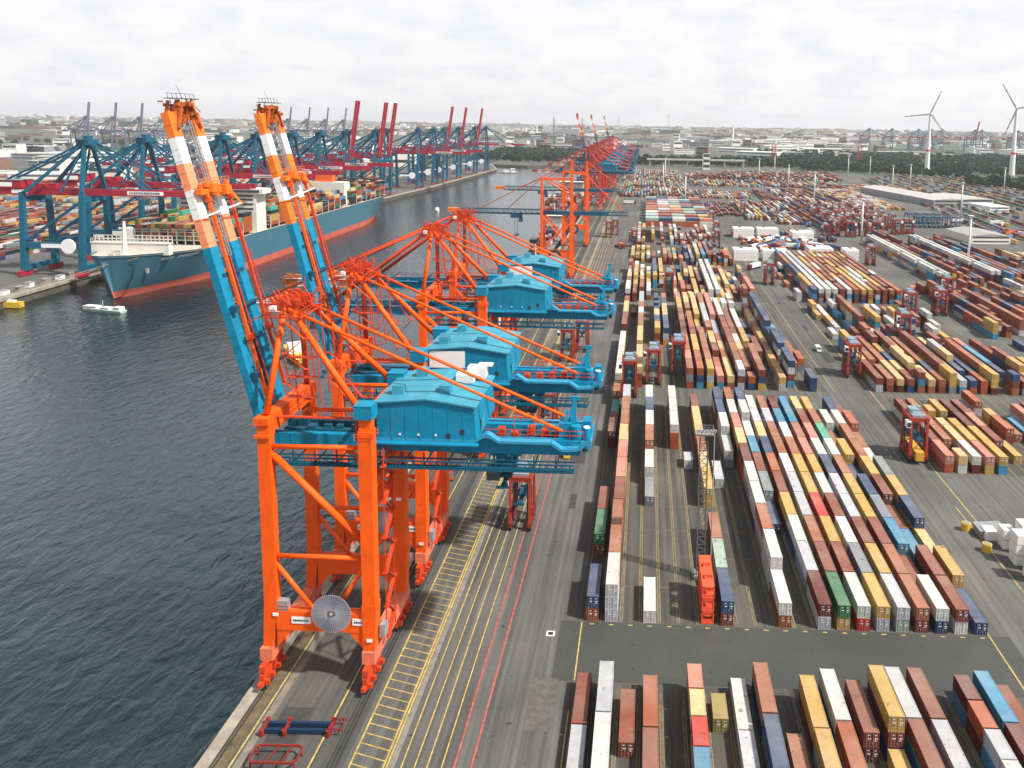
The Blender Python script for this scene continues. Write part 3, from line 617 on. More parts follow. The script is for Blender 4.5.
    b.box(-8, 10, -2.5, -1.4, 43, 43.3); b.box(-8, 10, 1.8, 3, 43, 43.3)
    for i in range(7): b.cb((-6+i*2.6+random.uniform(-.4, .4), random.uniform(-2, 2.5), 43.2), (random.uniform(.8, 2), random.uniform(.5, 1.6), random.uniform(.8, 1.8)))
    b.build('deck', CBLUE2, e)
    b = MB()
    pts = [(9, 43.1), (26.5, 43.1), (28.5, 44.4), (30.5, 43.1), (39.5, 43.1), (41.4, 41.9), (44.2, 42.1), (46.4, 43.8)]
    for (x0, z0), (x1, z1) in zip(pts[:-1], pts[1:]): b.beam((x0, -4.9, z0), (x1, -4.9, z1), 1.5, .45)
    b.beam((45.4, -5, 42.4), (45.4, 5, 42.4), 1.8, .5); b.beam((11, 5, 43.1), (45, 5, 43.1), 1.0, .3)
    b.rail((43.2, -5.5, 42.5), (46.3, -5.5, 42.5)); b.rail((46.4, -5.5, 42.5), (46.4, 5.5, 42.5)); b.build('walkway', mat('walkway_blue', (.03, .26, .42, 1), .5, .15), e)
    b = MB()
    for y in (-6.4, -5.0):
        for z in (38.3, 39.6): b.beam((xw-1, y, z), (43.6, y, z), .24, .24)
    b.box(xw-1, 43.6, -6.4, -5.0, 38.2, 38.34)
    for i in range(42):
        x = xw-1+i*1.27; b.beam((x, -6.4, 38.3), (x, -6.4, 39.6), .14)
        if i % 3 == 0: b.beam((x, -5, 38.3), (x, -5, 40.6), .2); b.beam((x, -6.4, 38.3), (x, 6, 38.3), .18)
        if i % 2: b.beam((x, -6.4, 38.3), (x+1.27, -6.4, 39.6), .1)
    b.build('catwalk', CBLUE2, e)
    b = MB()
    for x0, x1 in ((28, 45),):
        b.rail((x0, -3.8, 43.1), (x1, -3.8, 43.1), 1.6, 2.4, .1); b.rail((x0, 4.2, 43.1), (x1, 4.2, 43.1), 1.6, 2.4, .1)
    b.rail((36, -3.8, 43.1), (36, 4.2, 43.1), 1.6, 2.4, .1)
    for k in range(5): b.cb((30+k*2.6, random.uniform(-1.5, 2), 42.6), (1.2, 1.4, 1.4))
    b.beam((33, -3.8, 43.1), (33, -3.8, 47), .14); b.beam((33, -3.8, 47), (36, -3.8, 47), .12)
    b.build('railing', DKORANGE, e)
    b = MB(); b.cb((41.6, -1, 44.2), (2.2, 3.0, 2.8)); b.beam((41.2, -2.4, 42.6), (41.9, -1.2, 47.6), .5, .5); b.beam((43.6, -2.2, 42.6), (42.4, -1.2, 47.6), .5, .5); b.cb((42.6, 1.2, 43.8), (2, 2.2, 2.4)); b.cb((44, 0, 42.9), (5, 4, .4)); b.beam((42.8, -1, 45.5), (43.2, -1, 49.6), 1.4, 1.2, 0, .5, .5)
    b.cb((43.2, -1, 49.7), (1.5, .5, .7)); b.tube((43.6, -2.8, 43), (43.6, -2.8, 45.4), .9, n=10); b.tube((45.4, -2.2, 42.8), (45.4, -2.2, 44.8), .7, n=10); b.cb((45.2, 2, 43.8), (1.5, 2.6, 2.2)); b.cb((45.2, 0, 42.9), (1.2, 5, .5))
    b.build('hoist_tail', CBLUE, e); MB().tube((45.4, -2.2, 44.8), (45.4, -2.2, 45.0), .6, n=10).build('beacon', WHITE, e)
    # machinery house
    hx0, hx1, hy0, hy1, hz0, hz1 = 9.6, 26.8, -5.6, 11.4, 42.9, 49.7; xm = (hx0+hx1)/2
    b = MB(); b.add([(hx0,hy0,hz0),(hx1,hy0,hz0),(hx1,hy1,hz0),(hx0,hy1,hz0),(hx0,hy0,hz1),(hx1-.5,hy0,hz1-.5),(hx1-.5,hy1,hz1-.5),(hx0,hy1,hz1),(xm,hy0,hz1+.75),(xm,hy1,hz1+.75)],
        [(0,1,5,8,4),(1,2,6,5),(2,3,7,9,6),(3,0,4,7),(0,3,2,1)])
    for i in range(1, 7): x = hx0+i*(hx1-hx0)/7; b.box(x-.06, x+.06, hy0-.05, hy0, hz0+.1, hz1-.3)
    b.box(hx0-.1, hx1+.4, hy0-1.2, hy0, hz0-.3, hz0-.05)
    ho = b.build('machine_house', CBLUE, e)
    b = MB(); b.add([(hx0-.35,hy0-.35,hz1+.02),(xm,hy0-.35,hz1+.85),(hx1+.1,hy0-.35,hz1-.42),(hx0-.35,hy1+.3,hz1+.02),(xm,hy1+.3,hz1+.85),(hx1+.1,hy1+.3,hz1-.42),
        (hx0-.35,hy0-.35,hz1-.25),(xm,hy0-.35,hz1+.58),(hx1+.1,hy0-.35,hz1-.7)], [(0,1,4,3),(1,2,5,4),(0,6,7,1),(1,7,8,2)])
    for i in range(34):
        x = hx0-.2+i*(hx1-hx0+.2)/33; z = hz1+.03+(.83*(x-hx0)/(xm-hx0) if x < xm else .83-1.27*(x-xm)/(hx1-xm)); b.beam((x, hy0-.40, z-.02), (x, hy0+1.0, z-.02), .12, .1)
    b.build('roof', ROOFB, ho)
    for x, y in ((12.4, -1.6), (20.4, -1.0), (14, 8.2)):
        b = MB(); b.beam((x, y, hz1+.2), (x, y, hz1+1.9), 2.2, 2.0, 0, 2.0, 1.8); b.build('roof_vent', ROOFB, ho)
    for x, z in ((21.6, hz0+.6), (24.0, hz0+1.4)):
        MB().box(x, x+.7, hy0-.09, hy0-.02, z, z+.9).build('hatch', DARK, ho)
    for x in (13.4, 16.6, 19.6): MB().box(x, x+.35, hy0-.12, hy0-.02, hz0+1.0, hz0+1.3).build('lamp', WHITE, ho)
    MB().box(hx1+.0, hx1+.06, -2, 1.2, hz0+.2, hz0+2.6).build('door', ROOFB, ho)
    if awning:
        b = MB(); b.cb((24.2, 8.2, hz1+1.5), (3.4, 2.6, 2.0)); b.cb((22.4, 6.6, hz1+.9), (3.2, 3, 1.5)); b.cb((25.6, 9, hz1+2.6), (2.6, 1.4, .4)); b.build('air_conditioner', WHITE, ho)
    if panel: MB().box(hx0+.5, hx0+8.0, hy0-.16, hy0-.07, hz0+2.9, hz1-.3).build('blank_panel', SIGNW, ho)
    # A-frame
    ax = -6.6
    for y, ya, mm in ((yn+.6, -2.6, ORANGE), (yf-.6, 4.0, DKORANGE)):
        MB().tube((xw, y, 48), (ax-.4, ya, 65), .58, .48, 10).build('mast', mm, e, True)
        MB().tube((ax+.4, ya, 65), (xl-1.2, y, 49), .48, .56, 10).build('strut', ORANGE, e, True)
        MB().tube((ax+.6, ya, 64.6), (41.2, -3 if y < 0 else 4, 44.4), .30, n=8).build('backstay', ORANGE, e, True)
    MB().tube((xl-1.2, yn+2, 48), (xl-1.2, yf-2, 48), .4, n=8).build('brace', ORANGE, e, True)
    b = MB()
    for y in (-2.8, -1.2, 2.4, 4.2): b.beam((ax-1.8, y, 65.3), (ax+1.6, y, 65.3), .25, 1.7); b.beam((ax-1.8, y, 65.3), (ax-2.8, y, 66.8), .25, .5)
    for y in (-4.4, 5.8): b.beam((ax-3.4, y, 63.7), (ax+3.0, y, 63.7), .22, .3)
    for x in (-3.3, -1.2, 1, 2.9): b.beam((ax+x, -4.6, 63.7), (ax+x, 6, 63.7), .5, .12)
    for k in range(30):
        b.cb((ax+random.uniform(-3, 2.8), random.uniform(-4.2, 5.6), random.uniform(64.0, 67.0)), (random.uniform(.2, .9), random.uniform(.2, .9), random.uniform(.2, .9)))
    for k in range(34):
        p = Vector((ax+random.uniform(-3, 2.6), random.uniform(-4.2, 5.6), random.uniform(63.8, 66.5))); b.beam(p, p+Vector((random.uniform(-1.8, 1.8), random.uniform(-2, 2), random.uniform(-.8, 2.2))), random.choice((.12, .16, .24)))
    for s in ((ax-3.4, -4.6), (ax+3.0, -4.6)): b.rail((s[0], s[1], 63.8), (s[0], 6, 63.8), 1.2, 1.6, .07)
    b.rail((ax-3.4, -4.6, 63.8), (ax+3, -4.6, 63.8), 1.2, 1.6, .07); b.rail((ax-3.4, 6, 63.8), (ax+3, 6, 63.8), 1.2, 1.6, .07)
    b.beam((ax+1, 3, 67), (ax+1, 3, 69.5), .08); hd = b.build('mast_head', DKORANGE, e)
    for y in (-2.2, -.6, 1.4, 3.4): MB().tube((ax-.4, y-.14, 66.3), (ax-.4, y+.14, 66.3), .75, n=14).build('sheave', DKORANGE, hd)
    b = MB(); b.cb((ax-2, -3.6, 65), (1, 1, .9)); b.cb((ax-2.4, 4.6, 65.2), (.9, .9, 1)); b.build('floodlight', WHITE, hd)
    b = MB(); b.stair(-4.2, -5.2, 47, 63, 3.0, 2.7); b.stair(-1.2, 5.6, 44, 63, 2.6, 2.7); b.stair(1.5, 6.6, 43, 56, 2.6)
    for x in (-5, -2.6, -.8): b.beam((x, -3.2, 48), (x-1.2, -2.4, 64), .16); b.beam((x+.6, 3.6, 48), (x-.8, 3.6, 64), .2)
    for z in (50, 53.5, 57): b.rail((-6, -5.6, z), (-.8, -5.6, z), 1.1, 1.3, .07); b.cb((-3.4, -5.0, z), (5, 1.2, .12))
    b.beam((6.4, -6.6, 43), (6.4, -6.6, 52), .35); b.beam((9.0, -7.4, 44), (9.0, -7.4, 50), .25); b.rail((-1, -6.6, 47.2), (9, -6.6, 47.2), 1.1, 1.6, .07); b.beam((-8, -6.6, 47), (9, -6.6, 47), .8, .2)
    b.build('stairs', DKORANGE, e)
    b = MB(); b.stair(xl+2.0, -4.6, 13, 42, 4.0, 3.2, 0, 1); b.beam((xl+2, -7, 7), (xl+2, -7, 42), .16); b.beam((xl+2, -2.2, 7), (xl+2, -2.2, 42), .16); b.stair(xl+2, -4.6, 6.6, 13, 3.4, 3.2, 0, 1); b.build('stairs', DKORANGE, e)
    # sheave blocks, hinge
    b = MB(); b.beam((xw-1.8, -5, 45), (xw-1.8, 5.4, 45), 1.4, 1.2); b.cb((xw-2.3, -3.4, 44), (1.8, 2.4, 2.6)); b.cb((xw-2.3, 3.8, 44), (1.8, 2.4, 2.6)); b.rail((xw-2.9, -6, 45.5), (xw-2.9, 6, 45.5)); b.build('boom_hinge', DKORANGE, e)
    # cable reel with radial ribs
    y = yn-1.45; rc = Vector((2.6, y, 13.6))
    b = MB(); b.tube(rc+Vector((0, -.12, 0)), rc+Vector((0, .12, 0)), 3.3, n=48)
    for k in range(60):
        a = k*2*pi/60; d = Vector((cos(a), 0, sin(a))); b.beam(rc+d*.6+Vector((0, -.2, 0)), rc+d*3.5+Vector((0, -.2, 0)), .07, .1, 1)
    b.tube(rc+Vector((0, -.3, 0)), rc+Vector((0, .6, 0)), .5, n=12, m=0)
    rl = b.build('cable_reel', [mat('reel_grey', (.13, .15, .19, 1), .5, .2), mat('reel_rib', (.33, .33, .38, 1), .4, .1)], e); MB().tube(rc+Vector((0, -.42, 0)), rc+Vector((0, -.3, 0)), .25, n=10).build('hub', mat('hub_brass', (.6, .45, .2, 1)), rl)
    for x0, x1 in ((-4.6, -1.2), (6.0, 8.2)):
        pl = MB().box(x0, x1, yn-1.02, yn-.93, 11.2, 12.4).build('name_plate', SIGNW, e)
        b = MB(); x = x0+.3
        while x < x1-.5:
            ww = random.uniform(.12, .32); b.box(x, x+ww, yn-1.05, yn-1.03, 11.6, 11.95); x += ww+.1
        b.build('lettering', INK, pl)
    for x, y, z in ((xl, yn-1.3, 8.4), (xw+.9, yn-1.05, 12.5), (xl, yf-1.4, 25.5)):
        MB().box(x-.5, x+.5, y-.05, y, z, z+.6).build('warning_sign', SIGNW, e)
    MB().cb((xl+1.7, yn+1.2, 9.4), (.9, 1.8, 2.4)).build('cabinet', GREY, e); MB().cb((xw+2, yn-.2, 14.2), (1.8, 1.2, 1.8)).build('cabinet', GREY, e)
    # trolley, cab and spreader
    tx_ = trolley_x if not boom_up else 31.2
    b = MB(); b.cb((tx_, .3, 39.9), (5.6, 5.6, .7)); b.rail((tx_-2.8, -2.6, 39), (tx_+2.8, -2.6, 39), 1, 1.4, .08)
    for x in (-2.2, 2.2):
        for y in (-2.3, 2.8): b.beam((tx_+x, y, 39.8), (tx_+x*.8, y, 37.2), .3)
    b.cb((tx_-1, 0, 38.6), (1.6, 3.2, 1.2)); b.cb((tx_+1.2, .8, 38.4), (1.4, 2.6, 1.0)); b.cb((tx_-.2, 0, 37.2), (3.6, 4.4, .3))
    tr = b.build('trolley', CBLUE, e)
    cb_ = MB().box(tx_-3.0, tx_-.8, -4.4, -2.4, 35.6, 38.0).build('operator_cab', CBLUE2, tr); MB().box(tx_-2.9, tx_-.9, -4.45, -4.41, 35.8, 37.2).build('window', GLASS, cb_)
    hz_ = 35.4 if boom_up else random.uniform(20, 30)
    b = MB(); b.cb((tx_, .3, hz_), (2.0, 4.5, .6)); b.cb((tx_, .3, hz_-.5), (.8, 11.6, .4)); b.cb((tx_, -5.4, hz_-.5), (2.3, .4, .4)); b.cb((tx_, 6, hz_-.5), (2.3, .4, .4)); b.build('spreader', CBLUE2, tr)
    b = MB()
    for x in (-1, 1):
        for y in (-2.6, 3.2): b.beam((tx_+x, y, 37.2), (tx_+x*.8, y*.9, hz_), .08)
    b.build('hoist_rope', DARK, tr)
    # boom
    H = Vector((xw-2.9, 0, 44.2 if boom_up else 41.7))
    ang = radians(104.6) if boom_up else radians(180.0)
    d = Vector((cos(ang), 0, sin(ang))); nrm = Vector((sin(ang), 0, -cos(ang)))   # nrm = top side of the boom
    if not boom_up: nrm = Vector((0, 0, 1))
    Lb = 57.5
    P = lambda s, y, t=0: H + d*s + nrm*t + Vector((0, y, 0))
    if boom_up == 2: cols_ = [BOOMOR, WHITE, BOOMOR, WHITE, BOOMOR]
    else: cols_ = [PALEOR, WHITE, PALEOR, WHITE, BOOMOR]
    cuts = [0, 32.2, 37.2, 42.2, 46.8, 51.4, 55.6]
    for y in (-3.3, 3.8):
        b = MB()
        for i in range(6): b.beam(P(cuts[i], y), P(cuts[i+1], y), 1.3, 2.5, i)
        for i in range(27): b.beam(P(i*2.05+.1, y), P(i*2.05+.22, y), 1.4, 2.6, min(5, sum(1 for c in cuts[1:] if c < i*2.05+.2)))
        mk = b.build('boom_girder', [CBLUE]+cols_, e)
        if boom_up and y < 0:
            t_ = MB()
            for k in range(7): s = 37+k*.6; t_.beam(P(s, y-.70, -.7+.2*(k % 3)), P(s+.3, y-.70, .3-.2*(k % 2)), .03, .16)
            t_.build('lettering', INK, mk)
    b = MB()
    for s in (3, 9, 15, 21, 27): b.beam(P(s, -3.3, .6), P(s, 3.8, .6), .5, .6)
    for s in (9, 21): b.beam(P(s, -2.6, 1.2), P(s, 9.2, 1.2), .45, .45); b.cb(P(s, -3.9, 1.4), (1.1, 1.1, 1.1))
    for s in range(2, 30, 2): b.beam(P(s, .2, .4), P(s+2, .2, .4), 1.2, .18)
    b.beam(P(2, -2.2, -1), P(30, -2.2, -1), .3, .3); b.beam(P(2, 2.6, -1), P(30, 2.6, -1), .3, .3)
    b.build('boom_tie', CBLUE2, e)
    b = MB()
    for s in (33, 38, 43, 48, 53): b.beam(P(s, -3.3, .2), P(s, 3.8, .2), .3, .4)
    b.lattice(P(30, .4, .3), P(54, .4, .3), 1.6, .8, .14, 1.6); b.build('boom_tie', GREY, e)
    tipm = BOOMOR; P0 = P; P = lambda s, y, t=0: P0(s-2.6, y, t)
    b = MB(); b.beam(P(57.2, -4, 0), P(57.2, 4.5, 0), .7, 1.6); b.beam(P(55.2, -3.3, 1), P(59.6, -1.2, 1.6), .4); b.beam(P(55.2, 3.8, 1), P(59.6, 1.6, 1.6), .4); b.beam(P(59.4, -2.4, 1.2), P(59.4, 2.8, 1.2), .7, .7)
    b.beam(P(57, -3.3, -1), P(60.2, -2.6, .2), .4); b.beam(P(57, 3.8, -1), P(60.2, 3.2, .2), .4)
    for y in (-2, -.6, .9, 2.4): b.tube(P(58.6, y-.12, .4), P(58.6, y+.12, .4), .8, n=12)
    for k in range(34):
        s = random.uniform(56.0, 60.4); b.cb(P(s, random.uniform(-3.2, 3.6), random.uniform(-1.0, 2.0)), (random.uniform(.2, .9), random.uniform(.2, .9), random.uniform(.2, .8)))
    for k in range(22):
        p = P(random.uniform(56.5, 60), random.uniform(-3.0, 3.4), random.uniform(-.8, 1.6)); b.beam(p, p+Vector((random.uniform(-1.1, 1.1), random.uniform(-1.2, 1.2), random.uniform(-1.3, 1.3))), random.choice((.12, .2)))
    tp = b.build('boom_tip', mat('boom_tip_rusty', (.42, .10, .02, 1), .6, .4, .8, rust=.8), e)
    b = MB(); b.beam(P(60.4, -3.8, 1.0), P(60.4, 4.4, 1.0), 1.5, .14); b.beam(P(61.3, -3.8, 1.0), P(61.3, 4.4, 1.0), .07); b.beam(P(60.4, .4, 1), P(63.0, .9, .4), .05)
    for k in range(7): y = -3.8+k*1.36; b.beam(P(60.4, y, 1.0), P(61.3, y, 1.0), .06)
    b.build('railing', DARK, tp); P = P0
    b = MB(); b.beam(P(41.6, -4.6, 1.6), P(41.6, 5.2, 1.8), 1.2, .9); b.cb(P(42, -1.5, 2.4), (1.5, 1.6, 1.4)); b.cb(P(41.4, 2.4, 2.4), (1.6, 1.4, 1.7)); b.beam(P(41.6, 5.2, 1.8), P(38.2, 6.6, 2.6), .5, .4); b.rail(P(42.6, -4.6, 2.0), P(42.6, 5.2, 2.2), 1, 1.2, .07)
    for k in range(16): b.cb(P(random.uniform(40.6, 42.8), random.uniform(-4, 5), random.uniform(1.2, 2.8)), (random.uniform(.3, .9), random.uniform(.3, .9), random.uniform(.3, .8)))
    b.build('stay_yoke', BOOMOR, e)
    if boom_up:
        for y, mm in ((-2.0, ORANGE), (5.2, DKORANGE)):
            b = MB(); b.beam(P(41, y, 1.6), P(4.5, y, 1.3), .5, .5); b.beam(P(41, y, 1.6), P(39.8, y, 1.6), .9, .9); b.beam(P(16, y, 1.5), P(15, y, 1.5), 1.0, 1.0); b.build('forestay', mm, e)
            MB().beam(P(18, y, 1.6), Vector((ax-1.2, y*.8, 64.8)), .2).build('forestay', DKORANGE, e)
            MB().beam(P(30, y+.8, 1.8), P(2, y+.8, 2.0), .16).build('hoist_rope', DKORANGE, e)
        MB().beam(P(37.4, -4.4, 1.3), P(38.4, 4.8, 3.4), .24, .24).build('light_bar', WHITE, e)
    else:
        for y in (-2.4, 3.6):
            MB().tube(Vector((ax-1.4, y, 65.4)), P(25.5, y*1.3, 2.2), .42, n=8).build('forestay', DKORANGE, e, True)
            MB().tube(Vector((ax-1.4, y, 66)), P(46.5, y*1.3, 2.2), .34, n=8).build('forestay', DKORANGE, e, True)
            MB().beam(Vector((ax-1.4, y*.4, 66.6)), P(40.5, y*.5, 2.2), .14).build('hoist_rope', DARK, e)
        b = MB(); b.rail(P(0, -4.6, 1.3), P(56, -4.6, 1.3), 1.2, 2.4, .09); b.rail(P(0, 4.9, 1.3), P(56, 4.9, 1.3), 1.2, 2.4, .09); b.box(H.x-56, H.x, -4.6, -3.9, H.z+1.2, H.z+1.3); b.build('railing', CBLUE2, e)
        b = MB(); b.beam(P(25, -1.5, 1), P(25, -1.5, 4), .3); b.cb(P(25, 0, 2), (2.4, 3, 2)); b.build('stay_bracket', CBLUE2, e)
    return tag(e, label, 'crane', 'orange ship-to-shore cranes along the near quay')
random.seed(5)
K1 = ship_crane(1, (-54.9, 140, 0), 'nearest orange and blue quay crane, boom raised with faded salmon and white bands', awning=True)
K2 = ship_crane(2, (-54.9, 172.8, 0), 'second orange quay crane, boom raised with bright orange and white bands', panel=True)
K3 = ship_crane(0, (-54.9, 238, 0), 'third orange quay crane, boom lowered over the water, no panel on its blue house', trolley_x=-40)
K4 = ship_crane(0, (-54.9, 275, 0), 'fourth orange quay crane, boom lowered, white panel on its blue house', panel=True, trolley_x=28)
ORANGE, DKORANGE, CBLUE, ROOFB = mat('cluster_red_orange', (.50, .045, .02, 1), .5, .2), mat('cluster_dark_red', (.26, .02, .02, 1), .5, .2), mat('cluster_blue', (.004, .11, .20, 1), .5, .2), mat('cluster_roof', (.03, .20, .30, 1), .5, .2)
K5 = ship_crane(0, (-56.5, 870, 0), 'orange crane over the far blue ship, boom lowered, first of the distant cluster', trolley_x=-30)
freeze(K5); KU = ship_crane(2, (-56.5, 940, 0), 'distant orange crane with raised banded boom, nearest of the far raised ones'); freeze(KU)
K5.scale = KU.scale = (.93, 1, 1.04)
for i, y in enumerate((1010, 1115, 1250, 1370, 1500)):
    c_ = copy_tree(K5); c_.location = (-56.5, y, 0); tag(c_, 'orange quay crane with lowered boom, one of the overlapping distant cluster')
for y in (1175, 1520): c_ = copy_tree(KU); c_.location = (-56.5, y, 0); tag(c_, 'distant orange crane with raised banded boom, farther of the far raised ones')

ORANGE, DKORANGE, CBLUE, ROOFB = MATS['crane_orange_paint'], MATS['crane_red_orange_paint'], MATS['crane_blue_paint'], MATS['house_roof_blue']
# two older cranes with lattice booms
def lattice_crane(loc, hmast, hw, bz, xb0, xb1, label):
    e = empty('container_crane', loc); xw, xl = -9.3, 9.2
    for y in (-7, 7):
        MB().beam((xw, y, 2), (xw, y, bz+ (hw-bz if y < 0 else 3)), 1.5, 1.5).build('leg', ORANGE, e)
        MB().beam((xl, y, 2), (xl, y, hmast if y < 0 else bz+6), 2.6 if y < 0 else 1.6, 2.4 if y < 0 else 1.6, 0, 1.3 if y < 0 else 1.4, 1.3).build('leg', ORANGE, e)
        MB().box(xw, xl, y-.8, y+.8, 13, 15.4).build('portal_beam', ORANGE, e)
        for p, q in (((xw, y, bz-1), (xl, y, 18)), ((xw, y, 17), (xl, y, bz-2)), ((xw, y, hw), (xl, y, bz+12))): MB().tube(p, q, .4).build('brace', ORANGE, e)
    for x in (xw, xl):
        MB().box(x-.8, x+.8, -10, 10, 2.2, 4).build('sill_beam', ORANGE, e)
        for y in (-8, 8):
            b = MB(); b.box(x-.6, x+.6, y-3, y+3, 1, 2.4); bo = b.build('bogie', DKORANGE, e); w_ = MB()
            for s in (-2, 0, 2): w_.tube((x-.2, y+s, .5), (x+.2, y+s, .5), .5, n=10)
            w_.build('wheel', DARK, bo)
    b = MB(); b.lattice((xb0, 0, bz+1), (xw, 0, bz+1), 3.4, 2.6, .35, 3.6); b.beam((xb0+4, 0, bz-.6), (xw, 0, bz-.6), 3.2, .4); b.build('boom', CBLUE2, e)
    b = MB(); b.box(xw, xb1-12, -1.7, 1.7, bz-.8, bz+1.6); b.lattice((xb1-12, 0, bz+.4), (xb1, 0, bz+.4), 3.2, 2, .28, 2.4); b.rail((xw, -1.7, bz+1.6), (xb1, -1.7, bz+1.6), 1.2, 3, .12); b.build('girder', CBLUE2, e)
    MB().box(xb0-7, xb0, -1.6, 1.6, bz, bz+2.4).build('boom_tip', BOOMOR, e)
    for y in (-1.4, 1.4):
        MB().tube((xl, -7+y*.3, hmast-1), (xb0+12, y, bz+2), .22).build('forestay', DKORANGE, e); MB().tube((xl, -7+y*.3, hmast-1), (xb1-3, y, bz+2), .22).build('backstay', DKORANGE, e)
        MB().tube((xw, -7, hw), (xb0+30, y, bz+2), .2).build('forestay', DKORANGE, e)
    b = MB(); b.beam((xw, -7, hw-.5), (xl, -7, hw-.5), .9, 1.2); b.beam((xw, -7, hw), (xw, 7, bz+3), .5); b.beam((xl, -7, bz+20), (xl, 7, bz+6), .5); b.build('cross_beam', ORANGE, e)
    b = MB(); b.cb((-26, 0, bz-1.9), (7, 4, 2.4)); b.cb((-23, -2, bz-4.2), (2.4, 2.4, 2.6)); b.beam((-27, 0, bz-3), (-27, 0, bz-14), .2); b.beam((-25.4, 0, bz-3), (-25.4, 0, bz-14), .2); b.cb((-26.2, 0, bz-14.3), (2.4, 10, .7)); tr = b.build('trolley', CBLUE2, e); MB().box(-24, -22, -3.28, -3.2, bz-5, bz-3.4).build('window', GLASS, tr)
    rc = Vector((-1, -8.3, 13.5)); rl = MB().tube(rc, rc+Vector((0, -.3, 0)), 4.2, n=28).build('cable_reel', DARK, e); MB().tube(rc+Vector((0,-.3,0)), rc+Vector((0, -.4, 0)), 2.6, n=24).build('hub', GREY, rl)
    return tag(e, label, 'crane', 'older orange cranes with blue lattice booms')
lattice_crane((-54.9, 512, 0), 73, 62, 39.5, -62, 44, 'older crane, tall orange mast and blue lattice boom, behind the fourth blue house')
lattice_crane((-54.9, 642, 0), 66, 58, 43, -56, 40, 'older crane with thin blue lattice boom, behind the tall orange mast')

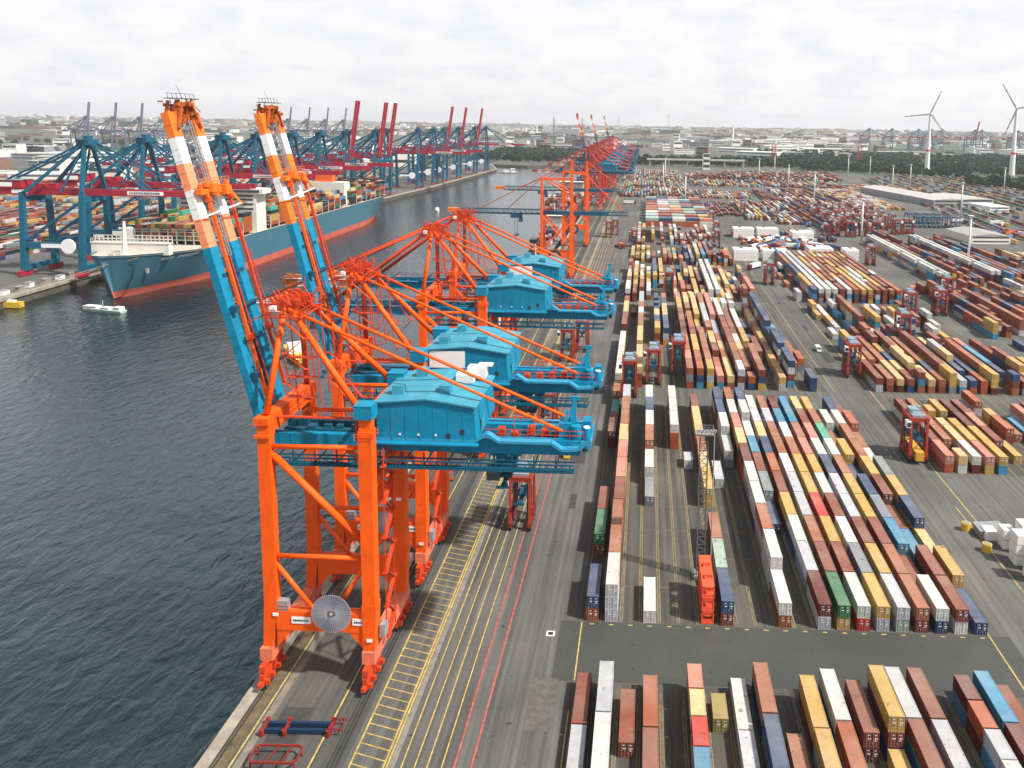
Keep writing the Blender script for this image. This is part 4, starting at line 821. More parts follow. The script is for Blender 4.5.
# ------------------------------------------------------------------ blue and red cranes of the far bank
def harbour_crane(up):
    e = empty('container_crane'); x0, x1, y0, y1 = -35, 0, -13, 13
    for x in (x0, x1):
        for y in (y0, y1): MB().beam((x, y, 3), (x+(1.5 if x == x1 else 0), y*.82, 50), 3.4, 3.2, 0, 2.6, 2.4).build('leg', HBLUE, e)
        MB().box(x-1.6, x+1.6, y0-1, y1+1, 3.4, 6.6).build('sill_beam', HBLUE, e)
        for y in (y0, y1): MB().box(x-1.1, x+1.1, y-5, y+5, .4, 3.4).build('bogie', HRED, e)
    for y in (y0*.93, y1*.93):
        MB().box(x0, x1, y-1.1, y+1.1, 17, 20.4).build('portal_beam', HBLUE, e)
        MB().beam((x0, y, 20), (x1, y, 44), 1.4).build('brace', HBLUE, e)
    for x in (x0, x1+1.5): MB().box(x-1.2, x+1.2, y0*.82, y1*.82, 44, 47.5).build('cross_beam', HBLUE, e)
    b = MB(); b.box(-62, 3, -4.6, -2.8, 47.8, 51.6); b.box(-62, 3, 2.8, 4.6, 47.8, 51.6)
    for i in range(12): b.box(-60+i*5, -59+i*5, -2.8, 2.8, 48, 49)
    b.rail((-62, -4.8, 51.6), (3, -4.8, 51.6), 1.2, 3, .12)
    gr = b.build('girder', HRED, e)
    pl = MB().box(-46, -36, -4.75, -4.66, 48.6, 50.8).build('sign_plate', SIGNW, gr); MB().box(-39.6, -37.4, -4.82, -4.76, 49, 50.4).build('emblem', HBLUE, pl)
    b = MB(); b.box(-56, -40, -5.2, 5.2, 51.6, 56.4); b.cb((-30, 0, 53), (6, 6, 3)); b.cb((-22, 1, 53), (4, 7, 3)); ho = b.build('machine_house', HRED, e)
    MB().box(-55, -45, -5.3, -5.22, 52.6, 55.2).build('sign_plate', SIGNW, ho); MB().box(-56.4, -39.6, -5.6, 5.6, 56.4, 56.7).build('roof', GREY, ho)
    for y, ya in ((-11, -3), (11, 3)):
        MB().beam((1.5, y, 50), (0, ya, 80), 1.9).build('mast', HBLUE, e); MB().beam((0, ya, 80), (-33, y, 50), 1.7).build('strut', HBLUE, e)
        MB().beam((-1, ya, 79), (-58, ya*1.2, 52.5), 1.1).build('backstay', HBLUE, e); MB().beam((-12, y*.9, 50), (-1, ya, 77), .9).build('strut', HBLUE, e)
    b = MB(); b.box(-4, 3.4, -5, 5, 78, 81); b.box(-3, 2, -6, 6, 81, 81.3); b.rail((-4, -5, 81), (3.4, -5, 81), 1.4, 2, .15); b.cb((0, 0, 82.5), (3, 5, 2)); b.build('mast_head', HBLUE, e)
    if up: ang = radians(81); L = 65
    else: ang = 0; L = 68
    H = Vector((3, 0, 49.7)); d = Vector((cos(ang), 0, sin(ang))); P = lambda s, y, t=0: H+d*s+Vector((-sin(ang), 0, cos(ang)))*t+Vector((0, y, 0))
    for y in (-3.7, 3.7):
        bo = MB().beam(P(0, y), P(L, y), 1.8, 3.4).build('boom_girder', HRED, e)
        if y < 0:
            s0, s1 = (22, 44) if not up else (12, 28); pl = MB().beam(P(s0, y-1.0, .2), P(s1, y-1.0, .2), .12, 2.2).build('sign_plate', SIGNW, bo)
            b = MB(); s = s0+1.2
            while s < s1-2: w_ = random.uniform(.5, .95); b.beam(P(s, y-1.09, .2), P(s+w_, y-1.09, .2), .05, random.choice((1.0, 1.3))); s += w_+.35
            b.build('lettering', INK, pl)
    b = MB()
    for s in range(2, 64, 6): b.beam(P(s, -3, .6), P(s, 3, .6), .7, .8)
    b.box(0, 0, 0, 0, 0, 0) if False else None
    b.build('boom_tie', HRED, e)
    if not up:
        for y in (-3, 3):
            MB().beam((1, y, 80), P(32, y*1.1, 2), .8).build('forestay', HBLUE, e); MB().beam((1, y, 80), P(58, y*1.1, 2), .7).build('forestay', HBLUE, e)
    else:
        for y in (-3, 3): MB().beam(P(34, y, 2.4), P(3, y, 5), .9).build('forestay', HRED, e); MB().beam((1, y, 80), P(34, y, 2), .5).build('forestay', HBLUE, e)
    t_ = 34 if not up else -20
    b = MB(); b.cb((t_, 0, 46.4), (6, 6, 1.4)); b.cb((t_+2, -2, 43.6), (3, 3, 3)); b.beam((t_, 0, 46), (t_, 0, 32), .25); b.cb((t_, 0, 31.5), (2.4, 12, .8)); tr = b.build('trolley', GREY, e)
    MB().box(t_+.6, t_+3.4, -3.6, -3.52, 43, 44.8).build('window', GLASS, tr)
    rc = Vector((-6, y0-1.6, 18.6)); MB().tube(rc, rc+Vector((0, -.8, 0)), 4.4, n=20).build('cable_reel', SIGNW, e); MB().box(-24, -9, y0-.2, y0-.05, 17.2, 19.6).build('sign_plate', SIGNW, e)
    return e
HD = harbour_crane(False); HU = harbour_crane(True); freeze(HD); freeze(HU)
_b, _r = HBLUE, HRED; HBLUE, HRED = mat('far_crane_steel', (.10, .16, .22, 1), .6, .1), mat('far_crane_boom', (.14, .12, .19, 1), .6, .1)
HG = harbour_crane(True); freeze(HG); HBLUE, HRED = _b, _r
GRP = 'blue and red cranes on the opposite quay'
for i, (x, y) in enumerate(((-335, 487), (-335, 545), (-332, 640), (-330, 694), (-328, 760), (-326, 822))):
    c_ = HD if i == 0 else copy_tree(HD); c_.location = (x, y, 0)
    tag(c_, ('blue and red crane at the ship\'s bow, nearest on the opposite quay', 'second blue and red crane from the left, boom over the ship', 'third blue and red crane, boom above orange deck cargo',
             'fourth blue and red crane over the ship, behind the nearest raised boom', 'fifth blue and red crane, boom over the white deckhouse', 'sixth blue and red crane, boom over the ship\'s stern cargo')[i], 'crane', GRP)
HD0 = HD
for i, (x, y) in enumerate(((-326, 893), (-322, 978), (-320, 1008), (-310, 1262), (-305, 1335), (-300, 1440))):
    c_ = HU if i == 0 else copy_tree(HU); c_.location = (x, y, 0)
    tag(c_, ('blue crane with raised red boom, leftmost and tallest of six raised booms', 'blue crane with raised red boom, second from left, just past the ship\'s stern', 'blue crane with raised red boom, third from left, beside the empty quay',
             'blue crane with raised red boom, fourth from left, beyond the gap', 'blue crane with raised red boom, fifth from left on the far quay', 'blue crane with raised red boom, rightmost and farthest on the opposite quay')[i], 'crane', GRP)
for i, (x, y) in enumerate(((-313, 1130), (-311, 1205), (-298, 1530))):
    c_ = copy_tree(HD0); c_.location = (x, y, 0); tag(c_, ('blue and red crane with lowered boom between the two groups of raised booms', 'blue and red crane just left of the fourth raised boom', 'blue and red crane at the far end of the opposite quay')[i], 'crane', GRP)
for i, (x, y) in enumerate(((-470, 760), (-480, 840), (-500, 930), (-520, 1020), (-520, 1140), (-560, 1260))):
    c_ = copy_tree(HD0); c_.location = (x-90, y+150, 0); c_.scale = (.8, .8, .8); tag(c_, 'blue and red crane deep in the opposite terminal behind the quay row', 'crane', 'cranes behind the opposite quay row')
FG = 'tiny raised cranes on the far left horizon'
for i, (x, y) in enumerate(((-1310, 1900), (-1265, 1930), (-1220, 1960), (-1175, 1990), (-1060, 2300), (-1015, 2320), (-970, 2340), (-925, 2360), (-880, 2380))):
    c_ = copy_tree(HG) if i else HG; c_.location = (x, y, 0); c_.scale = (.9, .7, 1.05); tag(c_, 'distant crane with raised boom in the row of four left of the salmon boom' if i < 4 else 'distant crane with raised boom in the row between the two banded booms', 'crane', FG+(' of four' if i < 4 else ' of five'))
for i, x in enumerate(range(900, 1900, 75)):
    up = i in (5, 8, 10, 12); c_ = copy_tree(HU if up else HD0); c_.location = (x+random.uniform(-15, 15), 3300+random.uniform(-60, 120), 0)
    tag(c_, 'hazy distant crane beyond the right-hand woods, boom '+('raised' if up else 'lowered'), 'crane', 'distant cranes beyond the woods with boom '+('raised' if up else 'lowered'))

# ------------------------------------------------------------------ straddle carriers
def straddle():
    e = empty('straddle_carrier'); W = 2.35; L = 4.4
    for sx in (-1, 1):
        x = sx*W
        sb = MB().box(x-.42, x+.42, -L-.4, L+.4, 1.0, 2.1).build('side_beam', SRED, e)
        for y in (-3.9, -1.4, 1.4, 3.9): MB().tube((x-.32, y, .75), (x+.32, y, .75), .75, n=14).build('wheel', RUBBER, sb)
        for y in (-L+.3, L-.3): MB().beam((x, y, 2.1), (x*.98, y*.92, 12.6), .75, .85, 0, .55, .6).build('leg', SORG, e)
        b = MB(); b.beam((x, -L+.5, 7.4), (x, L-.5, 2.6), .16); b.rail((x+sx*.5, -L, 2.1), (x+sx*.5, L, 2.1), 1.0, 1.5, .05); b.box(x-.35, x+.35, -.9, .9, 2.1, 4.2); b.build('ladder', SRED, e)
    b = MB()
    for sx in (-1, 1): b.box(sx*W-.4, sx*W+.4, -L+.2, L-.2, 12.4, 13.4)
    for y in (-3.6, 0, 3.6): b.box(-W, W, y-.45, y+.45, 12.2, 13.3)
    for y in (-4, 4): b.beam((-W, y, 12.2), (-W+1.1, y, 13.2), .3); b.beam((W, y, 12.2), (W-1.1, y, 13.2), .3)
    b.rail((-W-.4, -L, 13.4), (-W-.4, L, 13.4), 1, 1.4, .06); b.rail((W+.4, -L, 13.4), (W+.4, L, 13.4), 1, 1.4, .06); b.rail((-W, -L, 13.4), (W, -L, 13.4), 1, 1.4, .06)
    b.build('top_frame', SORG, e)
    for x in (-W+.62, W-.62):
        g_ = MB(); g_.beam((x, -3.4, 2.4), (x, -3.4, 12.2), .28); g_.beam((x, 3.4, 2.4), (x, 3.4, 12.2), .28); g_.beam((x, -3.4, 9.6), (x, 3.4, 9.6), .45); g_.beam((x, -3.4, 4.2), (x, 3.4, 4.2), .3); g_.build('hoist_guide', DARK, e)
    b = MB(); b.box(-1.7, 1.1, .3, 3.6, 13.3, 14.6); b.box(-1.9, 1.9, -3.4, -.6, 13.3, 13.9); b.tube((-1.4, -1, 13.9), (1.4, -1, 13.9), .5, n=10); b.cb((1.6, 2.5, 14.2), (.9, 1.4, 1.4)); b.build('engine_deck', mat('engine_blue_grey', (.22, .30, .36, 1), .5), e)
    b = MB(); b.box(-W-1.5, -W-.3, -L-.2, -L+1.8, 10.6, 12.6); cb_ = b.build('cab', SIGNW, e); MB().box(-W-1.45, -W-.35, -L-.26, -L-.2, 10.9, 12.2).build('window', GLASS, cb_)
    b = MB(); b.cb((0, 0, 7.3), (1.0, 9.8, .5)); b.cb((0, -4.9, 7.1), (2.3, .4, .5)); b.cb((0, 4.9, 7.1), (2.3, .4, .5)); b.cb((0, 0, 7.8), (2.2, 3, .6))
    for x in (-1, 1):
        for y in (-1.5, 1.5): b.beam((x, y, 7.6), (x, y, 12.6), .1)
    b.build('spreader', CBLUE2, e)
    return e
ST = straddle(); freeze(ST)
def put_st(x, y, lab, rz=0, grp='red straddle carriers in the container yard', first=False, s=1):
    c_ = ST if first else copy_tree(ST); c_.location = (x, y, .02); c_.rotation_euler = (0, 0, rz); c_.scale = (s, s, s)
    return tag(c_, lab, 'straddle carrier', grp)
put_st(-28.6, 190, 'red straddle carrier waiting under the nearest crane\'s rear girder', first=True)
for x, y, l in ((81, 238, 'red straddle carrier carrying a yellow container on the wide yard road'), (82, 318, 'red straddle carrier beside the far right block, on the yard road'), (4.1, 303, 'tall red straddle carrier standing at the far end of the middle block'),
        (-4.6, 288, 'red straddle carrier with blue deck, parked over the leftmost rows'), (13.8, 316, 'lone red carrier between rows, right of the tall one'), (-29.5, 250, 'red straddle carrier on the apron between second and third cranes'), (-31, 330, 'red straddle carrier behind the third crane\'s tail'),
        (-26, 344, 'red straddle carrier right of another behind the third crane\'s tail'), (-31, 690, 'red straddle carrier on the quay road beyond the older crane'), (-26, 705, 'red straddle carrier directly behind the one on the quay road'), (14, 463, 'red straddle carrier in the gap of the second far block'),
        (76, 500, 'red straddle carrier left of the tall rows and white boxes'), (118, 372, 'red straddle carrier between irregular stacks right of the road'), (136, 420, 'red straddle carrier right of the irregular mixed stacks'), (154, 428, 'low red carrier with black wheels on the second yard road'),
        (158, 578, 'red straddle carrier at the near end of the white stacked rows'), (170, 464, 'red straddle carrier among the right-hand rows, left of the mast'), (56, 645, 'red straddle carrier at the edge of the white stacked boxes'), (60, 700, 'red straddle carrier between laid-across containers and the road'),
        (102, 872, 'red straddle carrier at the left of the far double rows'), (-8.7, 640, 'red straddle carrier at the left end of the fourth block'), (152, 700, 'red straddle carrier on open ground before the parked cluster'), (62, 780, 'red straddle carrier right of the laid-across containers'), (66, 830, 'red straddle carrier far right of the laid-across containers')):
    put_st(x, y, l)
tag((lambda o: o)(MB().box(-1.22, 1.22, -6.1, 6.1, 0, 2.6).build('shipping_container', mat('yellow_box_paint', 'bd9230', .6, .2, .5, rust=.3))), 'yellow container held by the straddle carrier on the wide yard road', 'container', 'shipping containers stacked in the yard')
bpy.data.objects['shipping_container'].location = (81, 238, 1.2) if 'shipping_container' in bpy.data.objects and bpy.data.objects['shipping_container'].type == 'MESH' else bpy.data.objects['shipping_container'].location
random.seed(21)
for i in range(34):
    put_st(168+(i % 7)*11+random.uniform(-3, 3), 722+(i//7)*38+random.uniform(-8, 8)+(i % 7)*4, 'red straddle carrier parked in the crowded cluster behind the light mast', rz=random.choice((0, 0, .3, 1.5)), grp='straddle carriers parked in the cluster')
b_ = MB()
for i in range(9):
    e = empty('straddle_carrier', (262+(i % 5)*9, 800+(i//5)*30, 0))
    for sx in (-1, 1):
        MB().box(sx*2.3-.4, sx*2.3+.4, -4.6, 4.6, .4, 2).build('side_beam', CBLUE2, e)
        for y in (-4, 4): MB().beam((sx*2.3, y, 2), (sx*2.3, y, 10), .6).build('leg', CBLUE2, e)
    MB().box(-2.6, 2.6, -4.4, 4.4, 9.6, 10.8).build('top_frame', CBLUE2, e)
    tag(e, 'dark blue-green straddle carrier in the dark group right of the red cluster', 'straddle carrier', 'dark carriers right of the red cluster')

# ------------------------------------------------------------------ light masts, lattice tower, racks
random.seed(4)
def light_mast(h=37):
    e = empty('light_mast'); MB().tube((0, 0, 0), (0, 0, h), .9, .5, 10).build('pole', WHITE, e, True)
    b = MB(); b.tube((0, 0, h-.6), (0, 0, h-.3), 1.9, n=12); b.tube((0, 0, h-2), (0, 0, h-1.8), 1.2, n=12); b.build('platform', WHITE, e)
    for k in range(6): a = k*pi/3; MB().cb((cos(a)*1.8, sin(a)*1.8, h-.9), (.8, .8, .6)).build('lamp', GREY, e)
    MB().tube((0, 0, 0), (0, 0, .8), 1.3, n=10).build('foot', CONC, e)
    return e
LM = light_mast(); freeze(LM)
MPOS = [(224, 574, 'tall white light mast between the right-hand container rows'), (179, 686, 'white light mast left of the parked red carrier cluster'), (213, 1054, 'white light mast beyond the white stacks and red rows'), (370, 1257, 'white light mast at the left of the rail yard'), (424, 1589, 'farthest white mast by the railway trees'),
        (344, 911, 'white light mast in front of the long warehouse'), (46, 971, 'white light mast behind the laid-across containers'), (24.5, 1214, 'white mast in the far-left yard, rear left one'), (31, 1380, 'white mast farther behind in the far-left yard'), (208, 1220, 'white light mast right of the white control tower'),
        (192, 1422, 'white mast near the distant red stacks'), (240, 1566, 'white mast at the distant red stacks, right-hand one'), (411, 1304, 'second white mast along the rail yard'), (537, 1260, 'white light mast beside the right wind turbine'), (380, 1577, 'white mast at the railway\'s far end')]
for i, (x, y, l) in enumerate(MPOS):
    c_ = LM if i == 0 else copy_tree(LM); c_.location = (x, y, 0); tag(c_, l, 'light mast', 'white light masts over the yard')
e = empty('lattice_mast', (13.4, 168.2, 0))
b = MB(); b.lattice((0, 0, 1), (0, 1.2, 32), 1.7, 1.7, .13, 1.7); b.build('lattice', mat('lattice_steel', (.10, .11, .12, 1), .6, .2), e)
b = MB(); b.cb((.2, 1.2, 32.2), (3.6, 3.0, .2)); b.rail((-1.6, -.3, 32.3), (2, -.3, 32.3), 1.1, .9, .06); b.rail((-1.6, 2.7, 32.3), (2, 2.7, 32.3), 1.1, .9, .06); b.rail((2, -.3, 32.3), (2, 2.7, 32.3), 1.1, 1, .06); b.build('platform', GREY, e)
for k in range(5): MB().cb((-1.4+k*.9, -.6, 33.3), (.6, .5, .6)).build('floodlight', GREY, e)
MB().tube((2.2, .4, 1), (2.2, 1.2, 33), .13, n=8).build('pole', GREY, e)
b = MB(); b.rail((-1.7, -1.7, 0), (1.9, -1.7, 0), 2, .8, .08); b.rail((-1.7, -1.7, 0), (-1.7, 3, 0), 2, .8, .08); b.box(-1.4, 1.4, -1.2, 1.6, 0, 1); b.build('base_fence', GREY, e)
tag(e, 'grey lattice floodlight mast behind the orange rack stack', 'mast')
RACK = mat('rack_orange_red', (.70, .09, .035, 1), .5, .15, .6, rust=.25)
for i, (lab) in enumerate(('orange open-frame rack at the bottom of the stack by the lattice mast', 'orange open-frame rack in the middle of the stack by the lattice mast', 'orange open-frame rack on top of the stack by the lattice mast')):
    e = empty('transport_rack', (GX(6), 157.4, i*2.62+.03))
    b = MB(); b.box(-1.22, 1.22, -6, 6, 0, .35); b.box(-1.22, 1.22, -6, -3.2, 2.25, 2.55); b.box(-1.22, 1.22, -1.6, 1.2, 2.25, 2.55); b.box(-1.22, 1.22, 2.8, 6, 2.25, 2.55)
    for x in (-1.1, 1.1): b.box(x-.12, x+.12, -6, 6, 2.2, 2.57)
    b.build('deck', RACK, e)
    for y in (-5.9, -3.2, -1.7, 1.3, 2.9, 5.9):
        b = MB()
        for x in (-1.1, 1.1): b.beam((x, y, .3), (x, y, 2.3), .24, .24)
        if abs(y) > 5: b.add([(-1, y, 2.3), (1, y, 2.3), (.8, y, 1.7), (.4, y, 1.5), (-.4, y, 1.5), (-.8, y, 1.7)], [(0, 1, 2, 3, 4, 5)]); b.box(-1, 1, y-.05, y+.05, .3, .9)
        b.build('post', RACK, e)
    tag(e, lab, 'rack', 'orange racks stacked beside the lattice mast')

# spreaders lying on the quay
def spreader(loc, rz, beams, ends, lab):
    e = empty('spreader', loc, rz)
    for y in (-.75, .75): MB().beam((-5, y, .5), (5, y, .5), .5, .7).build('beam', beams, e)
    for x in (-5.2, -1.6, 5.4):
        b = MB(); b.beam((x, -1.3, .6), (x, 1.3, .6), .5, .6); b.tube((x, -1.3, 0), (x, -1.3, 1.1), .42, n=8); b.tube((x, 1.3, 0), (x, 1.3, 1.1), .42, n=8); b.build('cross_bar', ends, e)
    b = MB(); b.rail((5.2, -1.2, .6), (7.6, -1.2, .6), .7, .6, .1); b.rail((5.2, 1.2, .6), (7.6, 1.2, .6), .7, .6, .1); b.beam((7.6, -1.2, 1.2), (7.6, 1.2, 1.2), .14); b.build('end_frame', ends, e)
    return tag(e, lab, 'spreader')
spreader((-54.2, 119.0, .02),   .04, mat('spreader_navy', (.006, .03, .07, 1), .6, .3, .8, rust=.4), SRED, 'dark blue spreader with red cross bars lying on the quay by the nearest crane')
e = empty('lifting_frame', (-54.6, 112.3, .02), .03)
b = MB(); pts = [(-3.6, -1.2), (-3.1, -1.9), (3.0, -1.9), (3.6, -1.2), (3.6, 1.0), (3.0, 1.6), (-3.1, 1.6), (-3.6, 1.0)]
for i in range(8): b.beam((*pts[i], 1.5), (*pts[(i+1) % 8], 1.5), .25, .3)
b.beam((-1, -1.9, 1.5), (0, 1.6, 1.5), .18); b.beam((1.4, -1.9, 1.5), (1.9, 1.6, 1.5), .18); b.build('ring', SRED, e)
for x, y in ((-3.3, -1.6), (3.3, -1.6), (3.3, 1.3), (-3.3, 1.3)): MB().beam((x, y, 0), (x, y, 1.5), .22).build('leg', SRED, e)
tag(e, 'open red lifting frame on four legs below the blue spreader', 'lifting frame')
# white bales and yellow drums near the right edge
for i, (x, y, n_) in enumerate(((86, 172, 3), (89.2, 176, 3), (86, 179, 3), (89.2, 184, 3), (86.2, 186, 2), (83.8, 190, 1), (92.4, 176, 3), (92.4, 184, 2))):
    for k in range(n_):
        b = MB(); b.box(-1.35, 1.35, -1.7, 1.7, .12, 2.35); e = empty('wrapped_crate', (x+random.uniform(-.1, .1), y, k*2.42+.02), random.uniform(-.03, .03)); b.build('wrapping', WHITE, e)
        b = MB()
        for q in (-1, 0, 1): b.box(-1.3, 1.3, q*1.3-.12, q*1.3+.12, 0, .12)
        b.build('pallet', mat('pallet_wood', (.3, .2, .11, 1), .8, .3), e); tag(e, 'white wrapped crate in the stacked pile at the right edge of the yard', 'crate', 'white crates piled at the right edge')
for i, (x, y) in enumerate(((79.8, 193.5), (80.8, 183.5))):
    e = empty('drum', (x, y, .02)); MB().tube((0, 0, 0), (0, 0, 1.9), 1.1, n=16).build('shell', YEL, e, False); MB().tube((0, 0, 1.9), (0, 0, 1.98), .9, n=16).build('lid', CONC, e); tag(e, ('yellow drum on the tarmac nearer the yard road, upper one', 'yellow drum just below the tarpaulin-covered pile')[i], 'drum', 'yellow drums by the crate pile')
e = empty('covered_pile', (84.6, 191.5, .02)); b = MB(); b.beam((-3, 0, .8), (3, 0, 1.2), 4.4, 1.8); b.build('load', CONC, e); MB().beam((-3.2, 0, 1.9), (3.2, 0, 2.3), 4.8, .25).build('tarpaulin', GREY, e); tag(e, 'low pile under a grey tarpaulin beside the white crates', 'pile')

# ------------------------------------------------------------------ ships
def hull(name, L, B, D, zb, bow=1, mats=None, parent=None, boot=4.6, sheer=3.5):
    """bow towards -y; z from zb (waterline -5 or a little under) to D"""
    st = 70; b = MB(); secs = []
    for i in range(st+1):
        s = (i/st)**1.5; y = -L/2+L*s
        f_ = min(1, (s/.11))**.5 if s < .11 else (1 if s < .86 else 1-((s-.86)/.14)**2*.28)
        fw = min(1, max(0, (s-.03)/.22))**.85 if s < .25 else (1 if s < .78 else max(.05, 1-((s-.78)/.22)**1.6*.75))
        top = D+sheer*max(0, 1-s/.14)**1.5
        ring = []
        for z, w_ in ((zb, fw), (-5+boot*.1, fw), (-5+boot, fw+(f_-fw)*.25), ((D-5+boot)/2, fw+(f_-fw)*.6), (top, f_)):
            yy = y + (L*.02 if s < .03 else 0)*(1-(z+5)/(D+5)) - 0
            ring.append((w_*B/2, yy, z))
        secs.append(ring)
    vs = []; n = 5
    for r in secs:
        for x, y, z in r: vs.append((x, y, z))
        for x, y, z in r: vs.append((-x, y, z))
    fs = []; ms = []
    for i in range(st):
        a, c = i*10, (i+1)*10
        for k in range(4):
            fs.append((a+k, c+k, c+k+1, a+k+1)); ms.append(1 if k < 2 else 0)
            fs.append((a+5+k, a+5+k+1, c+5+k+1, c+5+k)); ms.append(1 if k < 2 else 0)
        b_top = None
    for k in range(4):
        a = st*10; fs.append((a+k, a+5+k, a+5+k+1, a+k+1)); ms.append(1 if k < 2 else 0)
        fs.append((k, k+1, 5+k+1, 5+k)); ms.append(1 if k < 2 else 0)
    b.v = vs; b.f = fs; b.m = ms
    h_ = b.build(name, mats[:2], parent, True)
    d_ = MB()
    for i in range(st):
        (x0, y0, z0), (x1, y1, z1) = secs[i][4], secs[i+1][4]; d_.add([(-x0, y0, z0-.9), (x0, y0, z0-.9), (x1, y1, z1-.9), (-x1, y1, z1-.9)], [(0, 1, 2, 3)])
    d_.build('deck', mats[2], parent)
    return h_
TEAL = mat('ship_hull_blue', (.040, .125, .175, 1), .45, .1, .05); BOOT = mat('antifouling_red', (.42, .09, .06, 1), .7, .2, .1); DECKM = mat('ship_deck_cream', (.50, .44, .36, 1), .7, .15, .2)
CREAM = mat('ship_white', (.66, .64, .58, 1), .5, .1, .2); BEIGE = mat('lashing_grey', (.42, .42, .38, 1), .6, .2)
e = empty('container_ship', (SHX, 645, 0)); hull('hull', 430, 54, 17.5, -9, mats=[TEAL, BOOT, DECKM], parent=e)
b = MB(); b.box(-22.5, 22.5, -190, -186, 17.5, 24); b.box(-23, 23, -190.4, -185.6, 24, 24.3); b.rail((-22.5, -190, 24.3), (22.5, -190, 24.3), 2.2, 2.5, .3); b.rail((-22.5, -186, 24.3), (22.5, -186, 24.3), 3.6, 2.5, .3); b.build('breakwater', CREAM, e)
b = MB(); b.tube((4, -201, 18), (4, -200, 38), 1.6, .7, 8); b.cb((4, -200, 34), (6, 1, 1)); b.cb((4, -201, 19), (5, 4, 2)); b.build('foremast', CREAM, e)
for y in (-206, -199, -204): MB().cb((random.uniform(-14, 14), y, 20), (3, 3, 2)).build('winch', BEIGE, e)
b = MB(); b.box(-27, 27, -92, -78, 17, 44); wb = b.build('bridge', CREAM, e); MB().box(-32, 32, -93, -80, 44, 47.4).build('bridge_wing', CREAM, wb)
for z in (33, 36.2, 39.4, 42): MB().box(-25, 25, -92.15, -92.05, z, z+1.3).build('window_row', GLASS, wb)
MB().box(-30, 30, -93.2, -93.05, 45, 46.6).build('window_row', GLASS, wb)
b = MB(); b.box(-20, 20, 92, 106, 17, 38); fn = b.build('funnel_casing', CREAM, e); MB().box(-8, 8, 95, 103, 38, 46).build('funnel', mat('funnel_orange', (.7, .12, .03, 1)), fn)
for i in range(27):
    y = -146.5+13.6*i
    if y > 205 or -95 < y < -76 or 90 < y < 108: continue
    b = MB()
    for k in range(10): b.box(-25+k*5.4, -24.5+k*5.4, y-.4, y+.4, 17, 26)
    for z in (19.5, 22, 24.5, 26): b.box(-25, 24.2, y-.5, y+.5, z, z+.3)
    b.build('lashing_bridge', BEIGE, e)
# mooring bow marks and name as raised strokes
b = MB(); y = -190
def half(yy, fz):
    s_ = (yy+215)/430; f_ = min(1, (s_/.11))**.5; fw = min(1, max(0, (s_-.03)/.22))**.85; return 27*(fw+(f_-fw)*(.6+.4*fz))
for k in range(18):
    if k not in (5, 6):
        z0, z1 = 14.4, 16.0; f0, f1 = .62, .84
        b.add([(half(y, f0)+.25, y, z0), (half(y+.9, f0)+.25, y+.9, z0), (half(y+.9, f1)+.25, y+.9, z1), (half(y, f1)+.25, y, z1)], [(0, 1, 2, 3)])
    y += 1.5
b.build('lettering', SIGNW, e)
for yy in (-196,):
    b = MB(); b.cb((half(yy, .2)+.6, yy, 9.5), (1.2, 1.6, 2.6)); b.build('anchor', GREY, e)
for (x0, y0, z0, x1, y1, z1) in ((10, -208, 18.5, -44, -250, .6), (14, -205, 18.5, -44, -236, .6)):
    MB().beam((x0, y0, z0), (x1, y1, z1), .25).build('mooring_line', CONC, e)
tag(e, 'very long light blue container ship with red waterline moored at the opposite quay', 'container ship')
def small_ship(name, loc, L, B, D, m, lab, rz=0, house=True, cat='ship'):
    e = empty(name, loc, rz); hull('hull', L, B, D, -7, mats=[m, BOOT, mat('small_deck', (.22, .2, .18, 1), .7)], parent=e, boot=2.2, sheer=2)
    if house:
        b = MB(); b.box(-B*.42, B*.42, L*.36, L*.44, D-1, D+13); b.box(-B*.5, B*.5, L*.35, L*.40, D+13, D+15.5); wb = b.build('wheelhouse', CREAM, e); MB().box(-B*.46, B*.46, L*.348, L*.349, D+13.6, D+15).build('window_row', GLASS, wb)
        MB().box(-3, 3, L*.44, L*.47, D, D+14).build('funnel', DARK, e); MB().tube((0, -L*.45, D), (0, -L*.45, D+9), .5, .3).build('foremast', CREAM, e)
    return tag(e, lab, cat)
DKH = mat('ship_hull_dark', (.02, .03, .05, 1), .5, .2, .1); GRH = mat('ship_hull_green', (.03, .10, .10, 1), .5, .2, .1)
small_ship('feeder_ship', (-77, 640, 0), 150, 17, 1.5, DKH, 'dark feeder ship loaded with containers beside the older lattice crane', cat='container ship')
small_ship('cargo_ship', (-88, 895, 0), 230, 30, 9, GRH, 'dark green container ship behind the older cranes with a cream deck crane', cat='container ship')
small_ship('cargo_ship', (-90, 1235, 0), 250, 32, 9, mat('ship_hull_midblue', (.02, .14, .28, 1)), 'blue container ship under the distant orange crane cluster', cat='container ship')
